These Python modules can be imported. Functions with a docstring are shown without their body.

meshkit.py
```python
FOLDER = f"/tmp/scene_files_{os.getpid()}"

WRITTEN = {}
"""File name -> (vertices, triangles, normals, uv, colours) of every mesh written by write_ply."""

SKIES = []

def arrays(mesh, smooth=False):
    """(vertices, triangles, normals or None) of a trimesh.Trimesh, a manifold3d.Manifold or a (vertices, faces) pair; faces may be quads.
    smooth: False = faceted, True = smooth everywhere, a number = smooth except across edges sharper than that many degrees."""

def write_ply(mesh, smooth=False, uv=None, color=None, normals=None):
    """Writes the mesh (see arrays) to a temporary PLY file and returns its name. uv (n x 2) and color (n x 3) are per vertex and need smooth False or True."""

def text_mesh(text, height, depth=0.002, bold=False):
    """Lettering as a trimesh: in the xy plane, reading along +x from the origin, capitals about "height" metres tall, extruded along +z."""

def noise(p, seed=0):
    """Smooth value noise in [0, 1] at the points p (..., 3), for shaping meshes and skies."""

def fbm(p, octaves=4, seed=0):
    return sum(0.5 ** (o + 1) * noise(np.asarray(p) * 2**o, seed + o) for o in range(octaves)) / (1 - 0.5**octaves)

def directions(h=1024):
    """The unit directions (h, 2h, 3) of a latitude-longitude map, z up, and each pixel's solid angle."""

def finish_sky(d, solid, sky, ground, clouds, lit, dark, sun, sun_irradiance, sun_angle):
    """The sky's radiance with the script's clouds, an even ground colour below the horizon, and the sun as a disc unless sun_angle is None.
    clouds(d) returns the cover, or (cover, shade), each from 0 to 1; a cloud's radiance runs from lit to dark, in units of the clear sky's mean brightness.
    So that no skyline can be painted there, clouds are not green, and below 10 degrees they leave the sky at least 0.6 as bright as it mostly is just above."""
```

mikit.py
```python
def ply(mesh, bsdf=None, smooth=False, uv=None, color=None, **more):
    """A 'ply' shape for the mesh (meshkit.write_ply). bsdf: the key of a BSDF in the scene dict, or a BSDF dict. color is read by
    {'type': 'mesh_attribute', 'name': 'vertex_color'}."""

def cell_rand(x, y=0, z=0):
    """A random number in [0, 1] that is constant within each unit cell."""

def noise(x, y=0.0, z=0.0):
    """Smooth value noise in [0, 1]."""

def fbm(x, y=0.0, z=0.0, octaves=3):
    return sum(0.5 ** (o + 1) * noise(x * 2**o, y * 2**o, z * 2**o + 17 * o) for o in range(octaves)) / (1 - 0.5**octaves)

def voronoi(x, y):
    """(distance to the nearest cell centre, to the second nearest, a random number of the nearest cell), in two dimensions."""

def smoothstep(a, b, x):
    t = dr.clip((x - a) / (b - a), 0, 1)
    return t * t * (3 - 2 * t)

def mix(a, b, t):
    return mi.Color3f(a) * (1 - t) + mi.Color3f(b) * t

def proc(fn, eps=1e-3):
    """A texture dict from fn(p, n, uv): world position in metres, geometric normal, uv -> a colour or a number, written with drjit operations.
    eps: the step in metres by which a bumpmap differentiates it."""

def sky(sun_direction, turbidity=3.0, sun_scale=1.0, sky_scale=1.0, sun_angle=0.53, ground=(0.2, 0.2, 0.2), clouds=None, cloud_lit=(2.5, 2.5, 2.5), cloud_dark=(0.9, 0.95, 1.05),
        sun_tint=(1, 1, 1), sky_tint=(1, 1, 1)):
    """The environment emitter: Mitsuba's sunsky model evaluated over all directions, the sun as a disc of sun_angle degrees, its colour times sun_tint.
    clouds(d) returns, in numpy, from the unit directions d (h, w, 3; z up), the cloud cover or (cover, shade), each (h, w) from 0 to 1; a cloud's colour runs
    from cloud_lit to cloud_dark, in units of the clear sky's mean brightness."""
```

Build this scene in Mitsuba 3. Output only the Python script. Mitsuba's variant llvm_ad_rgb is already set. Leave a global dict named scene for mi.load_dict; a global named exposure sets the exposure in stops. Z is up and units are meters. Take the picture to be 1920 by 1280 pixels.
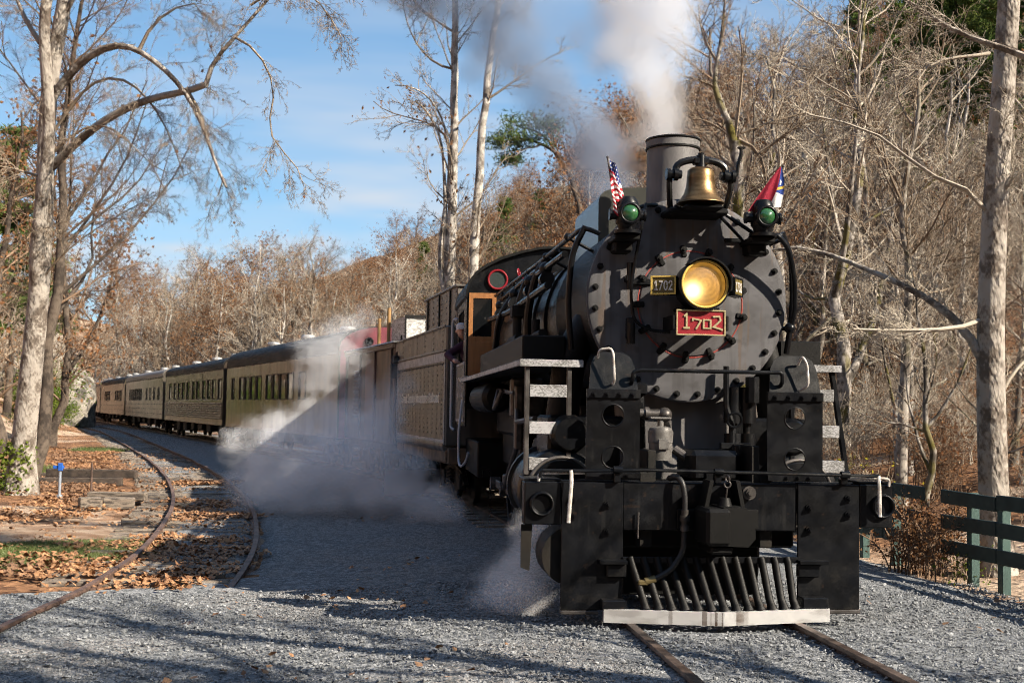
import math, random
import numpy as np, trimesh, shapely, manifold3d as mf
import drjit as dr, mitsuba as mi
import mikit, meshkit
from mikit import proc, noise, fbm, voronoi, cell_rand, smoothstep, mix
from shapely.geometry import Polygon, Point, box as sbox

# ------------------------------------------------------------------ camera, sky, exposure
scene, labels = {}, {}
T = mi.ScalarTransform4f
PI = math.pi
W_PX, F_PX = 1920.0, 2250.0
EYE = np.array([-3.01, -10.63, 1.85])
_a, _p, _r = math.atan(253 / F_PX), math.atan(127 / F_PX), 0.016
FWD = np.array([math.sin(_a) * math.cos(_p), math.cos(_a) * math.cos(_p), math.sin(_p)])
_r0 = np.array([math.cos(_a), -math.sin(_a), 0.0]); _u0 = np.cross(_r0, FWD)
UP = math.cos(_r) * _u0 - math.sin(_r) * _r0
scene['camera'] = {'type': 'thinlens', 'aperture_radius': 0.006, 'focus_distance': 12.5, 'fov': math.degrees(2 * math.atan(W_PX / 2 / F_PX)), 'fov_axis': 'x',
                   'near_clip': 0.1, 'far_clip': 3000.0, 'to_world': T().look_at(origin=EYE.tolist(), target=(EYE + FWD).tolist(), up=UP.tolist())}
exposure = 1.9

def clouds(d):
    p = np.stack([d[..., 0] / (d[..., 2] + 0.25) * 1.3, d[..., 1] / (d[..., 2] + 0.25) * 2.6, d[..., 2] * 2.0], -1)
    n = meshkit.fbm(p * 1.6 + 3.0, 5, seed=4)
    n2 = meshkit.fbm(p * np.array([1.0, 5.0, 3.0]) + 9.0, 4, seed=9)
    low = np.exp(-((d[..., 2] - 0.13) / 0.10) ** 2)
    c = np.clip((0.55 * n + 0.45 * n2 - 0.47) * 3.2, 0, 1) * (0.3 + 0.7 * low) + 0.45 * low * np.clip(n * 2 - 0.5, 0, 1) + .13
    return np.clip(c, 0, 0.8), np.full(c.shape, 0.1)

SUN = np.array([1.0, -0.78, 0.80]); SUN /= np.linalg.norm(SUN)
scene['sky'] = mikit.sky(SUN.tolist(), turbidity=2.4, sun_scale=2.2, sky_scale=1.2, sky_tint=(.74, 1.12, 1.28), sun_tint=(.91, 1.01, 1.22), clouds=clouds, ground=(0.16, 0.12, 0.09), cloud_lit=(2.2, 2.25, 2.35))

rng = np.random.default_rng(7)
random.seed(7)

# ------------------------------------------------------------------ helpers
class MB:
    """Collects pieces into one mesh."""
    def __init__(s): s.v, s.f, s.n = [], [], 0
    def add(s, m):
        if m is None: return s
        if isinstance(m, MB):
            m = m.arrays()
        if hasattr(m, 'to_mesh'):
            q = m.to_mesh(); v, f = np.array(q.vert_properties[:, :3], float), np.array(q.tri_verts, int)
        elif isinstance(m, tuple): v, f = np.asarray(m[0], float), np.asarray(m[1], int)
        else: v, f = np.asarray(m.vertices, float), np.asarray(m.faces, int)
        if f.shape[1] == 4: f = np.vstack([f[:, [0, 1, 2]], f[:, [0, 2, 3]]])
        s.v.append(v); s.f.append(f + s.n); s.n += len(v)
        return s
    def arrays(s):
        return np.vstack(s.v), np.vstack(s.f)
    def moved(s, off):
        v, f = s.arrays(); return MB().add((v + np.asarray(off), f))
    def mirrored(s):
        v, f = s.arrays(); v = v.copy(); v[:, 0] *= -1; return MB().add((v, f[:, ::-1]))

_keys = {}
def numbered(k):
    n = _keys.get(k, -1) + 1; _keys[k] = n
    return k if n == 0 else f'{k}_{n:03d}'

def put(key, mesh, bsdf, smooth=False, label=None, kind=None, to_world=None, **more):
    key = numbered(key)
    if isinstance(mesh, MB): mesh = mesh.arrays()
    d = dict(mesh) if isinstance(mesh, dict) else mikit.ply(mesh, bsdf, smooth=smooth, **more)
    if to_world is not None: d['to_world'] = to_world
    scene[key] = d
    if label: labels.setdefault(key, {})['label'] = label
    if kind: labels.setdefault(key, {})['kind'] = kind
    return key

def thing(key, label, category, group=None):
    key = numbered(key)
    labels[key] = {'label': label, 'category': category}
    if group: labels[key]['group'] = group
    return key

def structure(key, mesh, bsdf, smooth=False, **more):
    k = put(key, mesh, bsdf, smooth, **more); labels[k] = {'kind': 'structure'}
    return k

def bx(x0, x1, y0, y1, z0, z1, b=0.006):
    x0, x1 = min(x0, x1), max(x0, x1); y0, y1 = min(y0, y1), max(y0, y1); z0, z1 = min(z0, z1), max(z0, z1)
    b = min(b, (x1 - x0) * .4, (y1 - y0) * .4, (z1 - z0) * .4)
    P = []
    for X, sx in ((x0, 1), (x1, -1)):
        for Y, sy in ((y0, 1), (y1, -1)):
            for Z, sz in ((z0, 1), (z1, -1)):
                if b <= 0: P.append((X, Y, Z))
                else: P += [(X, Y + sy * b, Z + sz * b), (X + sx * b, Y, Z + sz * b), (X + sx * b, Y + sy * b, Z)]
    return mf.Manifold.hull_points(np.array(P))

def cyl(p0, p1, r0, r1=None, n=16):
    r1 = r0 if r1 is None else r1
    p0, p1 = np.asarray(p0, float), np.asarray(p1, float)
    t = p1 - p0; t /= np.linalg.norm(t)
    a = np.cross(t, [0, 0, 1.0] if abs(t[2]) < .9 else [1.0, 0, 0]); a /= np.linalg.norm(a); b = np.cross(t, a)
    an = np.arange(n) * 2 * PI / n
    ring = np.cos(an)[:, None] * a + np.sin(an)[:, None] * b
    v = np.vstack([p0 + r0 * ring, p1 + r1 * ring, p0 + r0 * ring, p1 + r1 * ring, [p0], [p1]])
    i = np.arange(n); j = (i + 1) % n
    f = np.vstack([np.stack([i, j, j + n], 1), np.stack([i, j + n, i + n], 1),
                   np.stack([j + 2 * n, i + 2 * n, np.full(n, 4 * n)], 1), np.stack([i + 3 * n, j + 3 * n, np.full(n, 4 * n + 1)], 1)])
    return v, f

def tube(pts, r, n=8, cap=True, bend=0):
    """Round bar along a polyline; bend > 0 rounds its corners."""
    P = np.asarray(pts, float)
    if bend > 0 and len(P) > 2:
        Q = [P[0]]
        for k in range(1, len(P) - 1):
            a, b, c = P[k - 1], P[k], P[k + 1]
            da, dc = a - b, c - b
            la, lc = np.linalg.norm(da), np.linalg.norm(dc); m = min(bend, la * .45, lc * .45)
            s, e = b + da / la * m, b + dc / lc * m
            for t in np.linspace(0, 1, 6): Q.append((1 - t) ** 2 * s + 2 * t * (1 - t) * b + t * t * e)
        Q.append(P[-1]); P = np.array(Q)
    rad = np.broadcast_to(np.asarray(r, float), (len(P),)) if np.ndim(r) == 0 or len(np.atleast_1d(r)) == len(P) else np.interp(np.linspace(0, 1, len(P)), np.linspace(0, 1, len(r)), r)
    t = np.gradient(P, axis=0); t /= np.linalg.norm(t, axis=1, keepdims=True) + 1e-12
    a = np.zeros_like(P)
    x = np.cross(t[0], [0, 0, 1.0] if abs(t[0][2]) < .9 else [1.0, 0, 0])
    for k in range(len(P)):
        x = x - t[k] * (x @ t[k]); x /= np.linalg.norm(x) + 1e-12; a[k] = x
    b = np.cross(t, a); an = np.arange(n) * 2 * PI / n
    v = (P[:, None] + rad[:, None, None] * (np.cos(an)[None, :, None] * a[:, None] + np.sin(an)[None, :, None] * b[:, None])).reshape(-1, 3)
    i, j = np.meshgrid(np.arange(len(P) - 1), np.arange(n), indexing='ij')
    q = np.stack([i * n + j, i * n + (j + 1) % n, (i + 1) * n + (j + 1) % n, (i + 1) * n + j], -1).reshape(-1, 4)
    f = np.vstack([q[:, [0, 1, 2]], q[:, [0, 2, 3]]])
    if cap:
        v = np.vstack([v, P[:1], P[-1:]]); m = len(v); k = np.arange(n); e = (len(P) - 1) * n
        f = np.vstack([f, np.stack([(k + 1) % n, k, np.full(n, m - 2)], 1), np.stack([e + k, e + (k + 1) % n, np.full(n, m - 1)], 1)])
    return v, f

def lathe(profile, origin=(0, 0, 0), axis=(0, 0, 1), n=32):
    """profile: (radius, height) pairs along the axis."""
    pr = np.asarray(profile, float); w = np.asarray(axis, float); w /= np.linalg.norm(w)
    a = np.cross(w, [0, 0, 1.0] if abs(w[2]) < .9 else [1.0, 0, 0]); a /= np.linalg.norm(a); b = np.cross(w, a)
    an = np.arange(n) * 2 * PI / n
    ring = np.cos(an)[:, None] * a + np.sin(an)[:, None] * b
    v = (np.asarray(origin, float) + pr[:, 1, None, None] * w + pr[:, 0, None, None] * ring[None]).reshape(-1, 3)
    i, j = np.meshgrid(np.arange(len(pr) - 1), np.arange(n), indexing='ij')
    q = np.stack([i * n + j, i * n + (j + 1) % n, (i + 1) * n + (j + 1) % n, (i + 1) * n + j], -1).reshape(-1, 4)
    return v, np.vstack([q[:, [0, 1, 2]], q[:, [0, 2, 3]]])

def ball(c, r, n=10):
    m = trimesh.creation.icosphere(2 if n > 8 else 1); return np.array(m.vertices) * np.asarray(r) + np.asarray(c), np.array(m.faces)

def ring(c, R, r, axis, n=36, m=8):
    an = np.linspace(0, 2 * PI, m + 1)
    return lathe([(R + r * math.cos(x), r * math.sin(x)) for x in an], c, axis, n)

def prism(poly, axis, lo, hi):
    """Extrudes a shapely polygon given in the other two axes (in x, y, z order)."""
    out = MB()
    for g in getattr(poly, 'geoms', [poly]):
        m = trimesh.creation.extrude_polygon(g, hi - lo, engine='earcut')
        v = np.array(m.vertices); v[:, 2] += lo; f = np.array(m.faces)
        if axis == 'y': v = v[:, [0, 2, 1]]; f = f[:, ::-1]
        elif axis == 'x': v = v[:, [2, 0, 1]]
        out.add((v, f))
    return out

def xf(mesh, M):
    v, f = mesh.arrays() if isinstance(mesh, MB) else mesh
    M = np.asarray(M, float); v2 = v @ M[:3, :3].T + M[:3, 3]
    return v2, (f[:, ::-1] if np.linalg.det(M[:3, :3]) < 0 else f)

def mat4(right, up, out, org):
    M = np.eye(4); M[:3, 0], M[:3, 1], M[:3, 2], M[:3, 3] = right, up, out, org; return M

def lettering(text, height, width, depth=0.004, bold=True):
    """Text centred on the origin in its own plane, squeezed to the width."""
    m = meshkit.text_mesh(text, height, depth, bold)
    v = np.array(m.vertices); c = (v.max(0) + v.min(0)) / 2; s = width / (v[:, 0].max() - v[:, 0].min())
    v[:, 0] = (v[:, 0] - c[0]) * s; v[:, 1] -= c[1]
    return v, np.array(m.faces)

# ------------------------------------------------------------------ materials
def rgb(*c): return {'type': 'rgb', 'value': list(c)}
def pbr(name, color, rough=0.5, metallic=0.0, spec=0.5, bump=None, bump_scale=0.01, eps=1e-3, coat=0.0, two=True, coat_gloss=0.9):
    d = {'type': 'principled', 'base_color': proc(color) if callable(color) else rgb(*color), 'roughness': proc(rough) if callable(rough) else float(rough),
         'metallic': float(metallic), 'specular': float(spec)}
    if coat: d['clearcoat'] = coat; d['clearcoat_gloss'] = coat_gloss
    if bump is not None: d = {'type': 'bumpmap', 'arbitrary': proc(bump, eps), 'scale': bump_scale, 'bsdf': d}
    scene[name] = {'type': 'twosided', 'bsdf': d} if two else d
    return name

def tone(c, amount, scale, seed=0.0, c2=None, streak=1.0):
    c2 = c2 if c2 is not None else tuple(x * (1 - amount) for x in c)
    def fn(p, n, uv):
        return mix(c2, c, smoothstep(.25, .75, fbm(p.x * scale + seed, p.y * scale + seed, p.z * scale * streak, 4)))
    return fn

def black_worn(p, n, uv):
    c = mix((.0020, .0023, .0030), (.0040, .0047, .0064), smoothstep(.3, .7, fbm(p.x * 5 + 1, p.y * 5, p.z * 5, 4)))
    st = fbm(p.x * 30, p.y * 30, p.z * 2.2, 4); bl = fbm(p.x * 3.3, p.y * 3.3, p.z * 3.3 + 7, 4)
    c = mix(c, (.015, .0148, .0148), .5 * smoothstep(.58, .75, st) * smoothstep(.42, .62, bl))
    c = mix(c, (.020, .0185, .017), .4 * smoothstep(.50, .72, fbm(p.x * 11, p.y * 11, p.z * 11, 4)) * smoothstep(1.0, .1, p.z))
    return mix(c, (.026, .016, .011), .4 * smoothstep(.70, .78, fbm(p.x * 17, p.y * 17, p.z * 17 + 3, 3)))
pbr('black_paint', black_worn, lambda p, n, uv: .20 + .3 * fbm(p.x * 9, p.y * 9, p.z * 9, 3), spec=.28)
pbr('black_dull', tone((.004, .0039, .0038), .5, 4.0, 2, (.002, .002, .002)), .55, spec=.22)
pbr('frame_grime', tone((.014, .011, .008), .5, 6.0, 2, (.004, .004, .0035)), .7, spec=.3)
def graphite(p, n, uv):
    st = fbm(p.x * 26, p.y * 8, p.z * 1.6, 4); bl = fbm(p.x * 3.1 + 5, p.y * 3, p.z * 3.3, 4)
    c = mix((.068, .067, .071), (.108, .107, .114), smoothstep(.3, .7, bl))
    dp = fbm(p.x * 17 + 3, p.y * 4, p.z * .9, 4)
    c = mix(c, (.040, .038, .038), .42 * smoothstep(.52, .70, dp))
    c = mix(c, (.10, .070, .050), .6 * smoothstep(.62, .74, fbm(p.x * 23, p.y * 5, p.z * 1.1 + 9, 3)))
    c = mix(c, (.10, .075, .058), .5 * smoothstep(.62, .8, st) * smoothstep(.4, .7, fbm(p.x * 2, p.z * 2, 4, 3)))
    return mix(c, (.045, .043, .043), .5 * smoothstep(.6, .8, fbm(p.x * 12, p.y * 12, p.z * 9 + 30, 4)))
pbr('graphite_paint', graphite, .6, spec=.2)
pbr('stack_iron', tone((.13, .125, .125), .5, 4.0, 3, (.06, .057, .057), .35), .6)
pbr('hood_grey', tone((.045, .047, .040), .3, 2.2, 5, (.032, .033, .030), .3), .28, coat=.6)
pbr('white_paint', tone((.62, .60, .57), .5, 14.0, 4, (.30, .26, .22)), .5)
def plate_white(p, n, uv):
    g = fbm(p.x * 75, p.y * 75, p.z * 75, 4); h = fbm(p.x * 6, p.y * 6, p.z * 6, 2)
    return mix((.36, .36, .37), (.13, .127, .122), smoothstep(.38, .66, .6 * g + .4 * h))
pbr('tread_plate', plate_white, .45)
pbr('red_enamel', (.21, .010, .017), .35, coat=.3)
pbr('red_line', (.28, .03, .02), .6)
pbr('gold_metal', (.52, .44, .26), .38, metallic=.6)
def bronze(p, n, uv): return mix((.15, .09, .042), (.27, .175, .085), smoothstep(.3, .7, fbm(p.x * 9, p.y * 9, p.z * 22, 4)))
pbr('bell_bronze', bronze, .4, metallic=.9)
pbr('brass_yellow', (.60, .42, .10), .4)
pbr('lens_green', (.014, .075, .022), .06, spec=.8, coat=1.0)
def oak(p, n, uv):
    g = fbm(p.x * 40, p.y * 40, p.z * 3, 4); return mix((.20, .085, .03), (.34, .15, .055), g)
pbr('varnished_wood', oak, .35, coat=.4)
pbr('dark_glass', (.006, .007, .008), .04, spec=.6)
pbr('steel_worn', tone((.13, .12, .115), .5, 8.0, 6, (.05, .045, .042)), .45, metallic=.6)
pbr('rail_head', tone((.16, .12, .10), .5, 7.0, 8, (.07, .05, .042)), .38, metallic=.5)
pbr('rail_rust', tone((.125, .078, .060), .5, 6.0, 9, (.065, .042, .033)), .65, metallic=.1)
def tender_paint(p, n, uv):
    st = fbm(p.x * 7, p.y * 7, p.z * .6, 4)
    return mix((.115, .102, .088), (.072, .064, .056), smoothstep(.35, .65, st))
pbr('tender_paint', tender_paint, .38, coat=.35, bump=lambda p, n, uv: fbm(p.x * 2.2, p.y * 2.2, p.z * 1.2, 2), bump_scale=.008, eps=5e-3)
pbr('stripe_grey', tone((.34, .32, .31), .4, 8.0, 3), .5)
pbr('boxcar_brown', tone((.055, .030, .022), .4, 4.0, 3, (.032, .020, .016), .3), .45)
pbr('coach_tan', tone((.052, .034, .017), .4, 3.0, 3, (.030, .021, .012), .15), .20, coat=1.0, bump=lambda p, n, uv: fbm(p.x * 1.1, p.y * 1.1, p.z * .9, 2) + .15 * fbm(p.x * 6, p.y * 6, p.z * 1.2, 2), bump_scale=.02, eps=5e-3)
pbr('coach_olive', tone((.066, .052, .033), .4, 3.0, 6, (.042, .034, .023), .3), .28, coat=.6, bump=lambda p, n, uv: fbm(p.x * 1.1, p.y * 1.1, p.z * .9, 2) + .15 * fbm(p.x * 6, p.y * 6, p.z * 1.2, 2), bump_scale=.02, eps=5e-3)
pbr('coach_brown', tone((.045, .032, .022), .4, 3.0, 8, (.028, .021, .016), .3), .28, coat=.6, bump=lambda p, n, uv: fbm(p.x * 1.1, p.y * 1.1, p.z * .9, 2) + .15 * fbm(p.x * 6, p.y * 6, p.z * 1.2, 2), bump_scale=.02, eps=5e-3)
pbr('coach_grey', tone((.095, .080, .062), .4, 3.0, 10, (.062, .054, .044), .3), .28, coat=.6, bump=lambda p, n, uv: fbm(p.x * 1.1, p.y * 1.1, p.z * .9, 2) + .15 * fbm(p.x * 6, p.y * 6, p.z * 1.2, 2), bump_scale=.02, eps=5e-3)
pbr('coach_roof', tone((.013, .0125, .0125), .5, 2.0, 3, (.007, .007, .007)), .58, spec=.2)
pbr('coach_maroon', tone((.15, .026, .040), .3, 3.0, 3, (.10, .020, .028)), .35, coat=.4)
pbr('coach_glass', (.015, .018, .016), .03, spec=.9)
pbr('vent_metal', tone((.55, .55, .54), .5, 22.0, 3, (.22, .21, .20)), .5, metallic=.4)
pbr('hose_rubber', (.010, .010, .011), .5)
pbr('pipe_galvanised', (.32, .36, .42), .4, metallic=.3)
def tie(p, n, uv):
    g = fbm(p.x * 3, p.y * 45, p.z * 30, 4)
    return mix((.20, .165, .13), (.055, .045, .038), smoothstep(.38, .68, g))
pbr('sleeper_wood', tie, .85, bump=lambda p, n, uv: fbm(p.x * 3, p.y * 60, p.z * 30, 3), bump_scale=.012)
pbr('creosote_wood', tone((.075, .055, .042), .5, 8.0, 4, (.03, .024, .02)), .85, bump=lambda p, n, uv: fbm(p.x * 6, p.y * 40, p.z * 30, 3), bump_scale=.012)
pbr('fence_paint', tone((.055, .105, .095), .4, 7.0, 2, (.035, .07, .065), .3), .6)
pbr('fence_rail_paint', tone((.026, .045, .042), .4, 7.0, 2, (.018, .032, .03)), .55)
pbr('blue_paint', (.02, .10, .42), .4)
pbr('purple_cloth', (.045, .012, .03), .9)
pbr('denim_cloth', (.02, .03, .06), .9)
pbr('skin', (.45, .25, .18), .5)
pbr('cap_cloth', (.55, .56, .60), .8)
pbr('paint_scrap', (.6, .58, .55), .6)

def gravel_col(p, n, uv):
    d, d2, r = voronoi(p.x * 38, p.y * 38)
    d3, d4, r2 = voronoi(p.x * 16 + 7, p.y * 16)
    rr = .5 * r + .5 * r2
    big = fbm(p.x * .55, p.y * .55, 3, 4)
    c = mix((.072, .080, .086), (.285, .298, .315), smoothstep(.1, .95, rr))
    c = mix(c, (.30, .24, .19), .35 * smoothstep(.55, .72, big) * smoothstep(.3, .8, r))
    return mix(c, (.05, .05, .05), .55 * smoothstep(.34, .62, d))
def gravel_h(p, n, uv):
    d, d2, r = voronoi(p.x * 38, p.y * 38); d3, d4, r2 = voronoi(p.x * 16 + 7, p.y * 16)
    return (.6 - dr.minimum(d, .6)) * (.5 + r) * .6 + (.6 - dr.minimum(d3, .6)) * r2 * .9
pbr('gravel', gravel_col, .85, spec=.3, bump=gravel_h, bump_scale=.022, eps=2e-3)
def litter_col(p, n, uv):
    d, d2, r = voronoi(p.x * 9, p.y * 9)
    big = fbm(p.x * .35 + 4, p.y * .35, 2, 4); mid = fbm(p.x * 1.7, p.y * 1.7, 8, 3)
    c = mix((.085, .045, .026), (.26, .14, .075), r)
    c = mix(c, (.38, .30, .23), smoothstep(.50, .66, big) * .75)
    return mix(c, (.055, .035, .025), .7 * smoothstep(.5, .72, mid))
pbr('leaf_litter', litter_col, .9, spec=.2, bump=lambda p, n, uv: voronoi(p.x * 9, p.y * 9)[0] + fbm(p.x * 3, p.y * 3, 1, 3), bump_scale=.05, eps=3e-3)
def stone_col(p, n, uv):
    r = cell_rand(p.x * 24, p.y * 24, p.z * 24); return mix((.085, .092, .098), (.37, .383, .40), r * r * .7 + .3 * fbm(p.x * 60, p.y * 60, p.z * 60, 2))
pbr('stone', stone_col, .85, spec=.3)
def leaf_col(p, n, uv):
    r = cell_rand(p.x * 11, p.y * 11, 3); g = fbm(p.x * .8, p.y * .8, 1, 3)
    return mix(mix((.15, .070, .034), (.44, .245, .125), r), (.16, .10, .065), smoothstep(.45, .7, g) * .7)
scene['dry_leaf'] = {'type': 'twosided', 'bsdf': {'type': 'principled', 'base_color': proc(leaf_col), 'roughness': .7, 'specular': .3}}
scene['grass_blade'] = {'type': 'twosided', 'bsdf': {'type': 'principled', 'base_color': proc(lambda p, n, uv: mix((.045, .075, .014), (.12, .145, .04), noise(p.x * 12, p.y * 12, 1))), 'roughness': .6}}
def bark(c_light, c_dark, sc, seed, patch=.5, moss=0.0):
    def fn(p, n, uv):
        a = fbm(p.x * sc + seed, p.y * sc, p.z * sc * .7, 5); b = fbm(p.x * sc * 7, p.y * sc * 7, p.z * sc * 4, 3)
        c = mix(c_light, c_dark, smoothstep(patch - .10, patch + .10, a * .68 + b * .32))
        if moss: c = mix(c, (.10, .085, .012), moss * smoothstep(.5, .62, fbm(p.x * 2.3, p.y * 2.3, p.z * 1.3 + seed, 3)))
        return c
    return fn
pbr('bark_sycamore', bark((.35, .315, .275), (.13, .105, .085), 4.6, 1, .52), .8, spec=.2, bump=lambda p, n, uv: fbm(p.x * 18, p.y * 18, p.z * 9, 4), bump_scale=.06)
pbr('bark_pale', bark((.46, .43, .39), (.15, .13, .11), 5.0, 4, .50), .8, spec=.2)
pbr('bark_grey', bark((.33, .30, .265), (.115, .10, .085), 3.0, 7, .5, .35), .85, spec=.2)
pbr('bark_dark', bark((.12, .095, .075), (.045, .036, .03), 3.0, 9, .5), .9, spec=.15)
pbr('bark_mossy', bark((.34, .31, .28), (.07, .06, .05), 2.6, 12, .48, .8), .85, spec=.2)
def twig(c1, c2):
    return lambda p, n, uv: mix(c1, c2, noise(p.x * .55, p.y * .55, p.z * .55))
pbr('twig_pale', twig((.52, .465, .385), (.225, .182, .142)), .8, spec=.2)
pbr('twig_brown', twig((.25, .17, .115), (.115, .075, .05)), .85, spec=.2)
pbr('twig_tan', twig((.35, .285, .215), (.155, .115, .083)), .85, spec=.2)
def thin(name, fn):
    scene[name] = {'type': 'principledthin', 'base_color': proc(fn), 'roughness': .6, 'diff_trans': .7, 'spec_trans': 0.0}
thin('leaf_brown', lambda p, n, uv: mix((.20, .085, .04), (.30, .17, .085), noise(p.x * 3, p.y * 3, p.z * 3)))
thin('leaf_green', lambda p, n, uv: mix((.055, .115, .02), (.17, .20, .035), noise(p.x * 2, p.y * 2, p.z * 2)))
thin('leaf_yellow', lambda p, n, uv: mix((.42, .36, .03), (.30, .28, .04), noise(p.x * 9, p.y * 9, p.z * 9)))
thin('leaf_red', lambda p, n, uv: mix((.45, .08, .03), (.30, .07, .03), noise(p.x * 3, p.y * 3, p.z * 3)))
thin('needle_green', lambda p, n, uv: mix((.05, .11, .035), (.20, .235, .07), noise(p.x * .9, p.y * .9, p.z * .9)))
def rock_col(p, n, uv):
    a = fbm(p.x * 1.3, p.y * 1.3, p.z * 1.6, 5); return mix((.085, .078, .068), (.29, .265, .225), smoothstep(.35, .65, a))
pbr('rock', rock_col, .9, spec=.2, bump=lambda p, n, uv: fbm(p.x * 3, p.y * 3, p.z * 4, 4), bump_scale=.25, eps=5e-3)

# ------------------------------------------------------------------ the lie of the land
TH = 0.295                                    # heading of the straight beyond the curve
def main_x(Y):                                # centre line of the main track: straight, then a curve to the left, then straight
    Y = np.asarray(Y, float); c = np.clip(Y - 6, 0, 22)
    return -(TH * c * c / 44 + math.tan(TH) * np.clip(Y - 28, 0, None))
def main_heading(Y): return TH * np.clip(np.asarray(Y, float) - 6, 0, 22) / 22
def sdist(X, Y): return (X - main_x(Y)) * np.cos(main_heading(Y))
SID = np.array([(-7.6, -11), (-6.5, -6), (-5.95, -3), (-5.57, .7), (-5.35, 4.2), (-5.62, 9), (-6.15, 13.5), (-7.35, 20.5), (-9.4, 30), (-13.9, 48), (-18.3, 65), (-21.3, 76), (-26.5, 92)])
from scipy.interpolate import CubicSpline
_sx = CubicSpline(SID[:, 1], SID[:, 0])
def siding_x(Y): return _sx(np.clip(Y, -11, 92))
def sstep(a, b, x): t = np.clip((x - a) / (b - a), 0, 1); return t * t * (3 - 2 * t)
def land(X, Y):
    X, Y = np.asarray(X, float), np.asarray(Y, float)
    s = sdist(X, Y)
    z = -.085 - .165 * sstep(-1.0, -4.4, s) * 1.0 - .07 * sstep(1.0, 4.0, s)
    z = z + .03 * (meshkit.noise(np.stack([X * .7, Y * .7, 0 * X], -1), 3) - .5)
    r = np.clip(s - 4.7, 0, None)
    wob = meshkit.fbm(np.stack([X * .05, Y * .05, 0 * X], -1), 4, 5) - .5
    hill = .20 * np.clip(r, 0, 2.5) + .30 * np.clip(r - 2.5, 0, 18) + .56 * np.clip(r - 20.5, 0, 95) + .15 * np.clip(r - 115, 0, 200)
    z = z + hill + wob * np.clip(r * .25, 0, 7)
    e = 14 - 8.6 * sstep(25, 85, Y)
    l = np.clip(-s - e, 0, None)
    z = z + .05 * np.clip(-s - 8.5, 0, 6) * sstep(0, 30, Y) + .55 * np.clip(l, 0, 60) + wob * np.clip(l * .2, 0, 5)
    z = z + np.clip(.38 * (Y - 178 + 20 * wob), 0, 27 + 10 * wob) * sstep(45, -15, s)
    z = z + .48 * np.clip(-Y - 30 - .8 * np.clip(X - 2, 0, 60) - 14 * wob, 0, 95)
    return z

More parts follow.
